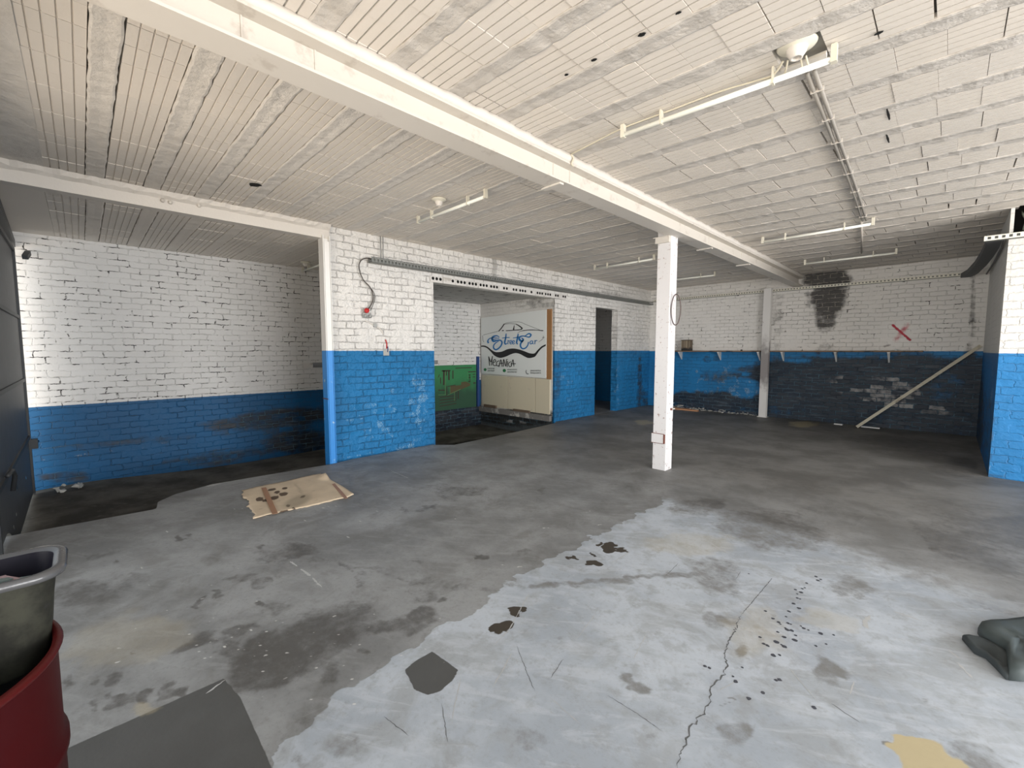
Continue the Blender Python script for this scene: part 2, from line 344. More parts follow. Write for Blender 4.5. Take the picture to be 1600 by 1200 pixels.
def floor_mat():
    s = NT('stained_concrete'); P = s.pos()
    a, b, c = s.attr('paint_a'), s.attr('paint_b'), s.attr('paint_c')
    n1 = s.noise(P, 1.2, 5, .62); n2 = s.noise(P, 7, 5, .66); n3 = s.noise(P, 45, 5, .65); n4 = s.noise(P, 2.7, 5, .66, .6)
    Xp = s.xyz(P); n5 = s.noise(s.comb(s.math('MULTIPLY_ADD', Xp[0], 2.2, s.math('MULTIPLY', Xp[1], 1.4)), s.math('MULTIPLY_ADD', Xp[1], 9.0, s.math('MULTIPLY', Xp[0], -6.0)), 0.0), 1.0, 5, .66, .8); n6 = s.noise(P, 20, 6, .7)
    mid = s.mix(s.step(n1, .38, .62), (.19, .195, .197), (.30, .31, .316))
    mid = s.mix(s.math('MULTIPLY', s.step(n4, .48, .66), .55), mid, (.155, .154, .148))
    mid = s.mix(s.math('MULTIPLY', s.step(n5, .5, .68), .35), mid, (.34, .35, .355))
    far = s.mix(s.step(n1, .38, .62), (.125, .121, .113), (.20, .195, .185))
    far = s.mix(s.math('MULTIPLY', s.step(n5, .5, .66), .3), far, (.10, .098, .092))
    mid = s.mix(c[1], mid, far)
    mid = s.mix(s.math('MULTIPLY', s.step(n6, .52, .7), .25), mid, (.12, .118, .112))
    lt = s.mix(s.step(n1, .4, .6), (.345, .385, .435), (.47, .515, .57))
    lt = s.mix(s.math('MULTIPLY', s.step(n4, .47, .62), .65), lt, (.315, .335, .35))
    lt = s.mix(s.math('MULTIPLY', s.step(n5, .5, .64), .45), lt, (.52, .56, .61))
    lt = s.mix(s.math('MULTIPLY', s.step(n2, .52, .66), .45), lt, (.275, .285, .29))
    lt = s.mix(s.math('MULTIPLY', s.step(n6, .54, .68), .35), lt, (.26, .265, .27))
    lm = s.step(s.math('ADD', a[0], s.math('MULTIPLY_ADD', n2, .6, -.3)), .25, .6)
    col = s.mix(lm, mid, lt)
    col = s.mix(s.math('MULTIPLY', s.step(n3, .5, .72), .22), col, s.mix(lm, (.10, .10, .10), (.25, .255, .26)))
    # wandering hair scratches
    vor = s.n('ShaderNodeTexVoronoi', {'Vector': P, 'Scale': 2.2, 'Randomness': 1.0}, feature='DISTANCE_TO_EDGE').outputs['Distance']
    scr = s.math('MULTIPLY', s.step(vor, .012, .0), s.step(n2, .52, .6))
    col = s.mix(s.math('MULTIPLY', scr, .25), col, (.3, .3, .3))
    sl = s.step(s.math('ADD', c[0], s.math('MULTIPLY_ADD', n6, .5, -.25)), .35, .6)
    col = s.mix(sl, col, s.mix(n2, (.066, .067, .066), (.10, .102, .102)))
    dk = s.step(s.math('ADD', a[1], s.math('MULTIPLY_ADD', s.math('ADD', n2, n6), .9, -.9)), .12, .85)
    dk = s.math('MULTIPLY', dk, s.step(a[1], .03, .2))
    col = s.mix(s.math('MULTIPLY', dk, .85), col, s.mix(lm, (.075, .072, .068), (.17, .168, .16)))
    yl = s.math('MULTIPLY', s.step(s.math('ADD', b[1], s.math('MULTIPLY_ADD', n2, .2, -.1)), .0, .8), s.step(b[1], .02, .2))
    col = s.mix(yl, col, (.47, .40, .25))
    bn = s.step(s.math('ADD', b[0], s.math('MULTIPLY_ADD', n2, .8, -.4)), .3, .6); bn = s.math('MULTIPLY', bn, s.step(b[0], .05, .2))
    col = s.mix(bn, col, (.05, .042, .032))
    col = s.mix(s.math('MULTIPLY', s.step(b[2], .2, .8), .75), col, (.12, .12, .12))
    wh = s.math('MULTIPLY', s.step(s.math('ADD', a[2], s.math('MULTIPLY_ADD', n3, .7, -.35)), .25, .7), s.step(a[2], .05, .2))
    col = s.mix(s.math('MULTIPLY', wh, .7), col, (.68, .68, .66))
    rg = s.math('MULTIPLY_ADD', n2, .3, .42); rg = s.math('MULTIPLY_ADD', dk, -.12, rg)
    h = s.math('ADD', s.math('MULTIPLY', n2, .6), s.math('MULTIPLY', n3, .3)); h = s.math('MULTIPLY_ADD', b[2], -1.0, h); h = s.math('MULTIPLY_ADD', lm, .25, h)
    return s.out(col, rg, 0.0, s.bump(h, .25, .01), .4)
fm = MB(); fm.v = list(map(tuple, FP.tolist())); fm.f = grid_faces(len(xs), len(ys)); fm.sm = [False]*len(fm.f); fm.mi = [0]*len(fm.f)
# slab edge skirt
n0 = len(fm.v); j1 = int(np.searchsorted(ys, 7.0))
sk = [(float(Xg[0, j]), float(ys[j])) for j in range(0, j1+1)]
vs = []
for x, y in sk: vs += [(x, y, 0), (x+.015, y, ZL-.02)]
fm.add(vs, [(2*i, 2*i+1, 2*i+3, 2*i+2) for i in range(len(sk)-1)])
# store-room floor patch behind the doorway
fm.add([(-8.15,7.0,0),(-5.8,7.0,0),(-5.8,11.05,0),(-8.15,11.05,0)], [(0,1,2,3)])
def floor_line(pts, hw, mi):
    W = [onz(*p, 0)[:2] for p in pts]; F_ = []
    for a_, b_ in zip(W[:-1], W[1:]):
        n = max(2, int(np.linalg.norm(b_-a_)/.012))
        F_ += [a_+(b_-a_)*t for t in np.linspace(0, 1, n, endpoint=False)]
    F_.append(W[-1]); L = []; Rr = []
    for i, p in enumerate(F_):
        d = F_[min(i+1, len(F_)-1)]-F_[max(i-1, 0)]; d = d/(np.linalg.norm(d)+1e-9); nn = np.array([-d[1], d[0]]); jj = np.random.normal(size=2)*(.0045 if hw > .003 and mi == 1 else .0012)
        t = i/(len(F_)-1); e = hw*random.uniform(.35, 1.15)*min(1, 6*t+.15, 6*(1-t)+.15)
        L.append((*(p+jj+nn*e), .0007)); Rr.append((*(p+jj-nn*e), .0007))
    k = len(L); fm.add(L+Rr, [(i, k+i, k+i+1, i+1) for i in range(k-1)], False, mi)
for pts, hw, mi in LINES: floor_line(pts, hw, mi)
for cx, cy, r in DRIPS:
    c_ = onz(cx, cy, 0); fm.add([(c_[0]+r*random.uniform(.75, 1.2)*math.cos(t), c_[1]+r*random.uniform(.75, 1.2)*math.sin(t), .0008) for t in np.linspace(0, 6.28, 11, endpoint=False)], [tuple(range(11))], False, 3)
pad = lambda A: np.vstack([A, np.zeros((len(fm.v)-len(A), 3))])
FLOORM = floor_mat()
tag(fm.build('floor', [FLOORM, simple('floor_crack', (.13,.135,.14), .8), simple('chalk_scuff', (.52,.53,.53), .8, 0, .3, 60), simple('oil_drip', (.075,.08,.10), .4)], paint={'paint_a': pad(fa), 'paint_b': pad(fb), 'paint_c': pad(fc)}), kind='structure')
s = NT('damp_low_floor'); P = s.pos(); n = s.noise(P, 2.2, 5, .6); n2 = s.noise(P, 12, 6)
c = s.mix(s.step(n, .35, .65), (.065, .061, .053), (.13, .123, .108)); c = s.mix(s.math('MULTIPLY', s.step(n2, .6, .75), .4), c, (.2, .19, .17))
X3 = s.xyz(P); c = s.mix(s.math('MULTIPLY', s.step(X3[1], 3.6, 4.0), s.math('MULTIPLY', s.step(s.math('ADD', X3[0], s.math('MULTIPLY_ADD', n2, .3, -.15)), -6.95, -6.7), s.step(X3[1], 6.9, 6.2))), c, (.018, .017, .015))  # near-black band by the alcove slab edge: wet stain plus painted shade
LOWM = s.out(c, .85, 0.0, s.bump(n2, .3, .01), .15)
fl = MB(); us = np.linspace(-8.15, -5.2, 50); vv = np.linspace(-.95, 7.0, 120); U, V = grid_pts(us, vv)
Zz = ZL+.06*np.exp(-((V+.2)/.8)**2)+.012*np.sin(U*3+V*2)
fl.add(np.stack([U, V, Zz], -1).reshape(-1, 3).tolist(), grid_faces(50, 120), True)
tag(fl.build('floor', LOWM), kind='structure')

# ------------------------------------------------------------------ CEILING: clay pots between concrete joists
ZC, ZC2 = 3.12, 2.95
def ceil_mat(name, joist=False, base=(.74,.69,.625)):
    s = NT(name); P = s.pos(); n1 = s.noise(P, .9, 6); n2 = s.noise(P, 9, 6, .6); n3 = s.noise(P, 55, 4)
    at = s.attr('tint')
    c = s.mix(s.step(n1, .3, .7), base, tuple(x*.93 for x in base))
    c = s.mix(s.math('MULTIPLY', at[0], .30), c, (.62, .60, .57))
    if joist: c = s.mix(s.step(n2, .4, .7), c, tuple(x*.84 for x in base))
    c = s.mix(s.math('MULTIPLY', s.step(n2, .68, .8), .35), c, (.45, .43, .40))
    h = s.math('ADD', s.math('MULTIPLY', n2, 1.6 if joist else .5), s.math('MULTIPLY', n3, .3))
    return s.out(c, .6, 0.0, s.bump(h, .8 if joist else .3, .012), .3)
POTM = ceil_mat('whitewashed_clay_pot'); JOISTM = ceil_mat('whitewashed_joist', True, (.57, .54, .50)); JOISTL = ceil_mat('whitewashed_joist_left', True, (.72, .685, .635)); GROOVE_SHADE = ceil_mat('pot_groove_shade', False, (.50,.475,.44))  # groove faces get a darker whitewash, rib shade put into colour
BACKM = simple('dark_joint', (.10, .095, .09), .9); BLACK = simple('black_cavity_shade', (.008, .008, .008), .95)  # near-black colour stands for shade inside holes, recess and drum
cm = MB(); tint = []
def pad_tint(v):
    while len(tint) < len(cm.v): tint.append((v, 0, 0))
def pot_row(x0, x1, ya, yb, z, skew=lambda x, y: 0.0, skip=None):
    """one row of ribbed clay pots from x0 to x1"""
    w = yb-ya; p = w/5; g = .0085; prof = []
    for i in range(5):
        a = ya+i*p; prof += [(a+g/2, 0), (a+p-g/2, 0)]
        if i < 4: prof += [(a+p-g/2+.001, .007), (a+p+g/2-.001, .007)]
    prof = [(ya, .03)]+prof+[(yb, .03)]
    x = x0+random.uniform(0, .2)-.2 if skip is None else -.782-.2045*9
    while x < x1:
        xa, xb = max(x, x0), min(x+.204, x1); x += .2045+random.choice([-.001, -.001, 0, .001, .002, .004, .009])
        if xb-xa < .03: continue
        if skip and skip(xa, xb, ya): continue
        dz = random.uniform(-.0025, .0025); k = len(prof); vs = []
        for xx in (xa, xa+.001, xb-.001, xb):
            e = .025 if xx in (xa, xb) else 0
            for y, q in prof: vs.append((xx, y+skew(xx, y), z+dz+max(q, e)))
        fs = [(r*k+i, r*k+i+1, (r+1)*k+i+1, (r+1)*k+i) for r in range(3) for i in range(k-1)]
        f0 = len(cm.f); fs.append(tuple(range(k))); fs.append(tuple(range(3*k, 4*k)))
        cm.add(vs, fs, False, 0); pad_tint(random.random())
        for q_ in range(3*(k-1)):
            w_ = q_ % (k-1)
            if x0 > -3 and 2 <= w_ < k-3 and w_ % 4 in (2, 3, 0): cm.mi[f0+q_] = 5
def joist(x0, x1, ya, yb, z, skew=lambda x, y: 0.0, mi=1):
    n = max(2, int((x1-x0)/.06)); vs = []
    for x in np.linspace(x0, x1, n):
        a = ya+random.uniform(-.005, .004)+skew(x, ya); b = yb+random.uniform(-.004, .005)+skew(x, yb); d = random.uniform(-.003, .003)
        vs += [(x, a, z+.03), (x, a, z-.003+d), (x, a+.012, z-.006+d), (x, (a+b)/2, z-.002+d), (x, b-.012, z-.005+d), (x, b, z-.002+d), (x, b, z+.03)]
    cm.add(vs, [(i*7+k, i*7+k+1, i*7+k+8, i*7+k+7) for i in range(n-1) for k in range(6)], False, mi); pad_tint(.5)
JW = .126
# left bay
for k in range(-2, 27):
    y = .178+.4083*k
    if y > 11.0: break
    for (x0, x1, z) in ((-8.15, -5.86, ZC2), (-5.86, -2.40, ZC)):
        if k == -2: continue
        if z == ZC2 and y > 7.3 and x1 < -5.8: continue
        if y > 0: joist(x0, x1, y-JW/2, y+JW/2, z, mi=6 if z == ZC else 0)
        pot_row(x0, x1, y+JW/2+.005, min(y+.4083-JW/2, 11.04)-.003, z)
# solid edge strip by the front
cm.box((-8.15, -.62, ZC2-.004), (-5.86, -.16, ZC2+.05), 0); cm.box((-5.86, -.62, ZC-.004), (-2.40, -.145, ZC+.05), 6); pad_tint(.3)
# right bay, slightly skewed joists
def skew(x, y): return .055*max(x+2.3, 0)*min(max((10.4-y)/4.5, 0), 1)*min(max((y-.4)/2.0, 0), 1)
HOLE = (-.785, -.555, 2.66)
for k in range(-4, 26):
    y = .9425+.4125*k
    if y > 11.0: break
    x1 = 3.2 if y < 7.4 else .46
    joist(-2.36, x1, y-JW/2, y+JW/2, ZC, skew)
    sk_ = (lambda xa, xb, ya: xb > HOLE[0]+.06 and xa < HOLE[1]-.06) if k == 4 else None
    pot_row(-2.36, x1, y+JW/2, min(y+.4125-JW/2, 11.04), ZC, skew, sk_)
# backing above the joints, recess over the lamp hole, flat black discs painting the dark of small holes
cm.add([(-8.2,-.65,ZC+.032),(3.3,-.65,ZC+.032),(3.3,11.1,ZC+.032),(-8.2,11.1,ZC+.032)], [(0,1,2,3)], False, 2)
cm.add([(-8.2,-.65,ZC2+.032),(-5.86,-.65,ZC2+.032),(-5.86,11.1,ZC2+.032),(-8.2,11.1,ZC2+.032)], [(0,1,2,3)], False, 2)
cm.add([(-.9,2.6,ZC+.029),(-.45,2.6,ZC+.029),(-.45,3.05,ZC+.029),(-.9,3.05,ZC+.029)], [(0,1,2,3)], False, 4)
pad_tint(.5)
def hole(cx, cy, r, z=ZC-.006, n=14, ry=None):
    v = [(cx+r*random.uniform(.7, 1.2)*math.cos(t), cy+(ry or r)*random.uniform(.7, 1.2)*math.sin(t), z) for t in np.linspace(0, 6.28, n, endpoint=False)]
    cm.add(v, [tuple(range(n))], False, 3); pad_tint(.5)
for (a, b, r) in ((399,288,.10),(1373,50,.03),(928,92,.025),(885,115,.02),(1003,52,.03),(1060,18,.02)): q = onz(a, b, ZC); hole(q[0], q[1], r*.7, ry=r*.5)
for (a, b) in ((1388,178),(1387,215)): q = onz(a, b, ZC); hole(q[0], q[1], .007, ry=.11, n=6)
q = onz(1388,180,ZC)
cob = cm.build('ceiling', [POTM, JOISTM, BACKM, BLACK, simple('grey_recess', (.34,.33,.30), .8), GROOVE_SHADE, JOISTL], paint={'tint': np.array(tint)})
tag(cob, kind='structure')

# ------------------------------------------------------------------ WALLS
XP, XPB, XF = -5.80, -5.96, -8.10        # partition front/back, far wall
YB, YS, YPIER = 11.05, 6.95, 7.60
# back wall
def redx(s, col, X, fine, med):
    def d(ax, az, bx, bz):
        vx, vz = bx-ax, bz-az; l = vx*vx+vz*vz
        t = s.math('DIVIDE', s.math('ADD', s.math('MULTIPLY', s.math('SUBTRACT', X[0], ax), vx), s.math('MULTIPLY', s.math('SUBTRACT', X[2], az), vz)), l, clamp=True)
        dx = s.math('SUBTRACT', X[0], s.math('MULTIPLY_ADD', t, vx, ax)); dz = s.math('SUBTRACT', X[2], s.math('MULTIPLY_ADD', t, vz, az))
        return s.math('SQRT', s.math('ADD', s.math('MULTIPLY', dx, dx), s.math('MULTIPLY', dz, dz)))
    a = s.step(s.math('MULTIPLY_ADD', fine, .03, d(-.80, 1.985, -.545, 1.70)), .042, .026)
    b = s.step(s.math('MULTIPLY_ADD', fine, .06, d(-.60, 1.975, -.745, 1.70)), .09, .03)
    b = s.math('MULTIPLY', b, s.step(med, .3, .6))
    c = s.step(s.math('MULTIPLY_ADD', fine, .06, d(-.9, 1.58, -.82, 1.61)), .055, .03)
    col = s.mix(s.math('MULTIPLY', b, .8), col, (.52, .05, .09))
    col = s.mix(a, col, (.45, .025, .05)); return s.mix(s.math('MULTIPLY', c, .6), col, (.06, .03, .03))
def paint_back(A, px, py, P):
    B = lambda *a, **k: blob(px, py, *a, **k)
    r = A[:, 0]
    for cx, cy, rx, ry, rot, st in [(1293,438,38,20,0,1.),(1293,465,28,30,0,.9),(1290,495,17,26,0,.75),(1272,460,14,30,0,.45),(1290,548,20,12,0,.4),(1245,433,50,5,-6,.45),
        (1260,600,90,36,0,1.),(1215,590,50,30,0,1.),(1420,590,90,38,0,.95),(1300,570,70,12,0,.85),(1480,620,60,40,0,.8),(1120,628,80,18,0,.95),(1180,620,40,26,0,.9),(1160,595,60,14,0,.55),(1115,590,30,12,0,.4),(1105,562,8,6,0,.6),(1120,560,7,6,0,.5),(1515,600,14,60,0,.9),(1070,622,25,10,0,.9),(1185,577,40,6,0,.6),
        (1400,566,80,8,0,.75),(1060,640,30,10,0,.5),(1215,505,8,50,0,.25),(1220,470,7,40,0,.25),(1520,480,5,60,0,.5)]: np.maximum(r, st*B(cx, cy, rx, ry, rot), out=r)
    z, x = P[:, 2], P[:, 0]; r[:] = np.maximum(r, .95*np.clip((x+3.05)/.7, 0, 1)*np.clip((1.44-z)/.12, 0, 1)); r[:] = np.maximum(r, .8*np.clip((.55-z)/.3, 0, 1)*np.clip((x+5.6)/.8, 0, 1)); r[:] = np.maximum(r, .62*np.clip((.95-z)/.3, 0, 1)*np.clip((x+4.9)/1.2, 0, 1))
    for cx, cy, rx, ry, st in [(1162,607,26,15,.95),(1150,600,24,9,.6),(1250,563,22,4,.6),(1472,603,30,22,.25),(1105,603,28,12,.4)]: r *= 1-st*blob(px, py, cx, cy, rx, ry)
    A[:, 2] = np.maximum.reduce([.95*blob(px, py, 1385, 612, 55, 26), .7*blob(px, py, 1340, 600, 50, 25), .55*blob(px, py, 1290, 620, 60, 18), .6*blob(px, py, 1440, 640, 50, 20), .5*blob(px, py, 1470, 588, 30, 10)])
    A[:, 1] = .6*blob(px, py, 1150, 600, 80, 30)
WB = wall_material('back_wall_paint', 'x', 1.49, BLUE, crack=.6, lump=.25, chips=.3, extra=redx)
mb = MB(); wall_grid(mb, 'x', YB, XF-.05, .46, -.02, ZC+.04, .035)
tag(mb.build('wall_back', WB, paint=wall_paint(mb, paint_back)), kind='structure')
# far left wall (behind the low floor, the alcove and the store room)
def paint_far(A, px, py, P):
    y, z = P[:, 1], P[:, 2]; r = A[:, 0]
    for cx, cy, rx, ry, rot, st in [(430,655,110,16,-6,.65),(470,690,60,20,0,.75),(340,715,50,12,-6,.6),(200,690,150,6,-4,.4),(100,745,40,10,0,.5),(700,650,60,14,0,.9),(735,650,18,25,0,.8),(690,660,90,22,-5,1.),(745,655,16,24,0,1.),(400,705,160,7,-7,.5)]: np.maximum(r, st*blob(px, py, cx, cy, rx, ry, rot), out=r)
    A[:, 1] = np.maximum.reduce([.5*seg(px, py, [(60,722),(200,702),(330,680),(500,650)], 3), .7*blob(px, py, 356, 645, 4, 9), .4*blob(px, py, 700, 660, 40, 8)])
WF = wall_material('far_wall_paint', 'y', .79, srgb(4, 88, 138), upper=(.72, .715, .70), crack=.72, lump=.2, chips=.15, chipcol=(.3,.32,.33))
mb = MB(); wall_grid(mb, 'y', XF, -.75, YB, -.4, ZC+.04, .05, flip=True)
tag(mb.build('wall_left', WF, paint=wall_paint(mb, paint_far)), kind='structure')
# partition between the shop floor and the low strip / alcove / store room
OPEN = (4.00, 7.00, -.5, 2.575); DOOR = (8.47, 9.40, -.5, 2.50)
def paint_part(A, px, py, P):
    A[:, 1] = np.maximum.reduce([.9*blob(px, py, 655, 615, 16, 50), .6*blob(px, py, 600, 605, 26, 14), .5*blob(px, py, 610, 660, 70, 40), .5*blob(px, py, 885, 600, 14, 40), .8*seg(px, py, [(530,716),(680,694)], 4), .6*blob(px, py, 965, 600, 6, 40)])
    A[:, 0] = np.maximum.reduce([.35*blob(px, py, 870, 600, 6, 60), .5*blob(px, py, 1003, 625, 10, 20), .55*blob(px, py, 1000, 600, 4, 50), .3*blob(px, py, 940, 460, 40, 6)])
    A[:, 2] = 0
WP = wall_material('partition_paint', 'y', 1.50, BLUE, crack=.36, lump=.9, chips=.25, bumpk=1.0, chipcol=(.30,.50,.66), course=.095)
mb = MB()
wall_grid(mb, 'y', XP, 2.36, YB, -.02, ZC+.04, .05, skip=[OPEN, DOOR])
wall_grid(mb, 'y', XPB, 2.36, YB, -.4, ZC+.04, .2, skip=[OPEN, DOOR], flip=True)
def jamb(y, z0, z1, sgn, rag=0):
    n = int((z1-z0)/.05); vs = []
    for z in np.linspace(z0, z1, n):
        d = random.uniform(-rag, rag); vs += [(XP, y+d, z), (XPB, y+d*.5, z)]
    mb.add(vs, [(2*i, 2*i+1, 2*i+3, 2*i+2) for i in range(n-1)])
for y, z1, rg in ((2.36, ZC+.04, 0), (4.0, 2.575, .008), (7.0, 2.575, .008), (8.47, 2.5, .012), (9.40, 2.5, .02)): jamb(y, -.4 if y < 7.1 else 0, z1, 1, rg)
for y0, y1, z in ((4.0, 7.0, 2.575), (8.47, 9.40, 2.5)): mb.add([(XP,y0,z),(XPB,y0,z),(XPB,y1,z),(XP,y1,z)], [(0,1,2,3)])
tag(mb.build('wall_middle', WP, paint=wall_paint(mb, paint_part)), kind='structure')
# alcove end wall (carries the sign) and store-room side of it
def paint_alc(A, px, py, P): A[:, 0] = np.maximum(.9*blob(px, py, 810, 652, 70, 14), .35*blob(px, py, 835, 470, 50, 12)); A[:, 2] = .5*blob(px, py, 820, 655, 40, 10)
WA = wall_material('alcove_wall_paint', 'x', .12, (.12,.135,.14), upper=(.70,.69,.66), crack=.35, lump=.4, chips=.5, chipcol=(.4,.4,.38))
mb = MB(); wall_grid(mb, 'x', YS, XF, XP-.005, -.4, 2.66, .06); wall_grid(mb, 'x', YS+.1, XF, XP-.17, -.02, ZC, .3, flip=True)
tag(mb.build('wall_alcove', WA, paint=wall_paint(mb, paint_alc)), kind='structure')
# alcove low ceiling slab
mb = MB(); mb.box((XF, 3.98, 2.62), (XPB, YS+.1, 2.72)); tag(mb.build('ceiling', simple('alcove_slab', (.55,.54,.52), .7, dirt=(.2,.19,.18), dirt_amt=.3)), kind='structure')
# right pier
def paint_pier(A, px, py, P):
    A[:, 0] = np.maximum.reduce([.6*blob(px, py, 1550, 745, 20, 6), .35*(P[:, 0] < .41)*(P[:, 2] < .9), .7*(P[:, 0] < .41)*blob(px, py, 1528, 640, 10, 80)])
    A[:, 1] = .7*seg(px, py, [(1552,560),(1545,745)], 3)
WR = wall_material('pier_paint', 'x', 1.47, srgb(32, 124, 186), upper=(.68,.67,.64), crack=.3, lump=.45, chips=.3, course=.09)
WRY = wall_material('pier_side_paint', 'y', 1.47, srgb(15, 112, 180), upper=(.66,.66,.64), crack=.12, lump=.2, chips=.2, bumpk=.3)
mb = MB(); HP = (.43, .515, 2.82, 3.16); wall_grid(mb, 'x', YPIER, .40, 3.2, -.02, ZC+.04, .05, skip=[HP])
n1 = len(mb.f)
wall_grid(mb, 'y', .40, YPIER, YB, -.02, ZC+.04, .08, flip=True)
mb.mi = [0]*n1+[1]*(len(mb.f)-n1)
mb.box((HP[0]-.01, YPIER+.12, HP[2]-.01), (HP[1]+.01, YPIER+.125, HP[3]), 2); mb.box((HP[0]-.01, YPIER+.001, HP[2]-.01), (HP[0], YPIER+.12, HP[3]), 2); mb.box((HP[1], YPIER+.001, HP[2]-.01), (HP[1]+.01, YPIER+.12, HP[3]), 2); mb.box((HP[0], YPIER+.001, HP[2]-.012), (HP[1], YPIER+.12, HP[2]), 2)  # recess lining coloured black, the hole's inner shade put into colour
tag(mb.build('wall_right', [WR, WRY, BLACK], paint=wall_paint(mb, paint_pier)), kind='structure')
# front wall: lintel over the openings and solid bit beside the gate
DKW = simple('grey_plaster', (.42, .43, .45), .7, dirt=(.2,.2,.2))  # mid-grey plaster with darker dirt blotches
mb = MB(); mb.box((-8.3, -.80, 2.74), (3.3, -.55, 3.3)); mb.box((-5.15, -.80, -.4), (-4.3, -.62, 2.74)); mb.box((-8.3, -.8, -.45), (-8.1, -.62, 2.74)); tag(mb.build('wall_front', DKW), kind='structure')

# ------------------------------------------------------------------ BEAMS
STEEL = simple('white_painted_steel', (.64, .605, .55), .45, 0, .12, 8, .08, dirt=(.52,.48,.43), dirt_amt=.25)
PLAST = simple('lumpy_plaster', (.68, .645, .595), .65, 0, .12, 10, .6)
mb = MB()
y0, y1 = -.6, 11.05
mb.box((-2.475, y0, 2.875), (-2.295, y1, 2.889)); mb.box((-2.475, y0, 3.036), (-2.295, y1, 3.05)); mb.box((-2.392, y0, 2.889), (-2.380, y1, 3.036))
for yy in (.60, .93, 2.83, 3.05, 6.1, 7.4): mb.box((-2.38, yy, 2.889), (-2.374, yy+.008, 3.036))
for yy in (2.85, 6.05, 7.6): mb.box((-2.52, yy, 2.862), (-2.32, yy+.05, 2.875))
BO = mb.build('trim_1', STEEL); tag(BO, kind='structure')
mb = MB(); n = 180; vs = []
for y in np.linspace(y0, y1, n):
    j = lambda a: random.uniform(-a, a)
    vs += [(-2.46+j(.006), y, 3.052), (-2.30+j(.004), y, 3.052+j(.003)), (-2.29+j(.008), y, 3.085+j(.006)), (-2.295+j(.010), y, 3.117), (-2.46, y, 3.117)]
mb.add(vs, [(5*i+k, 5*i+(k+1) % 5, 5*i+5+(k+1) % 5, 5*i+5+k) for i in range(n-1) for k in range(5)], True)
tag(mb.build('trim_2', PLAST), kind='structure')
# second beam over the low-strip opening
mb = MB(); n = 60; vs = []
for y in np.linspace(-.6, 2.37, n):
    j = lambda a: random.uniform(-a, a)
    vs += [(-5.90, y, 2.945), (-5.765, y, 2.945), (-5.76, y, 3.05+j(.004)), (-5.72+j(.012), y, 3.075+j(.008)), (-5.70+j(.015), y, 3.118), (-5.90, y, 3.118)]
mb.add(vs, [(6*i+k, 6*i+(k+1) % 6, 6*i+6+(k+1) % 6, 6*i+6+k) for i in range(n-1) for k in range(6)], False)
T3 = mb.build('trim_3', PLAST); tag(T3, kind='structure')
for a, b in ((327,308),(343,312),(358,316),(373,320),(254,313),(266,316),(311,321)):
    q = onx(a, b, -5.745); m2 = MB(); m2.lathe([(0,-.02),(.013,-.018),(.019,-.008),(.019,.006),(.012,.016),(0,.018)], q, 10); m2.build('bolt_head', STEEL, T3)

# ------------------------------------------------------------------ LINTEL of hollow clay blocks
CLAYW = simple('whitewashed_lintel', (.72,.70,.67), .6, dirt=(.45,.42,.38), dirt_amt=.25)
mb = MB(); y = 3.93
while y < 7.25:
    L = .245; mb.box((XP-.10, y, 2.578+random.uniform(-.004,.004)), (XP+.022+random.uniform(-.003,.003), y+L-.006, 2.672))
    for k in range(3):
        if random.random() < .85:
            cy, cz = y+.05+.07*k, 2.632
            vs = [(XP+.0265, cy+.025*math.cos(t), cz+.025*math.sin(t)) for t in np.linspace(0, 6.28, 14, endpoint=False)]; mb.add(vs, [tuple(range(14))], False, 1)  # flat black disc painted for the dark inside a block hole
    y += L
tag(mb.build('trim_4', [CLAYW, BLACK]), kind='structure')

# ------------------------------------------------------------------ COLUMNS
CHIP = simple('chipped_white_steel', (.72,.71,.715), .45, 0, .1, 20, .12, dirt=(.30,.20,.17), dirt_amt=.12, dscale=22)
RUST = simple('rusty_edge', (.20,.075,.055), .8)
GALV = simple('grey_galvanised', (.34,.345,.34), .45, .35, .2, 30, .1)
c = empty('steel_column', (-2.505, 5.19, 0), 'chipped white square steel column standing in the middle of the floor', 'column')
mb = MB(); mb.box((-2.60, 5.095, .0), (-2.425, 5.27, 3.045)); mb.build('shaft', CHIP, c, bevel=.006)
mb = MB(); mb.box((-2.615, 5.06, 2.80), (-2.44, 5.094, 2.865)); mb.box((-2.64, 5.05, 2.865), (-2.44, 5.094, 2.875)); mb.build('bracket', STEEL, c)
mb = MB(); mb.box((-2.612, 5.082, .345), (-2.455, 5.095, .46)); mb.build('patch_plate', CHIP, c)
mb = MB(); mb.box((-2.614, 5.080, .340), (-2.453, 5.095, .3455)); mb.box((-2.614, 5.080, .46), (-2.453, 5.095, .465)); mb.box((-2.455, 5.079, .345), (-2.437, 5.094, .46)); mb.build('rust_edge', RUST, c)
q = (-2.425, 5.20, .77)
mb = MB(); mb.tube([(-2.425,5.2,.77),(-2.405,5.2,.77)], .014, 8); mb.build('bolt', RUST, c)
mb = MB(); mb.tube([(-2.405,5.2,.772),(-2.375,5.205,.782)], .008, 8); mb.build('bolt_tip', STEEL, c)
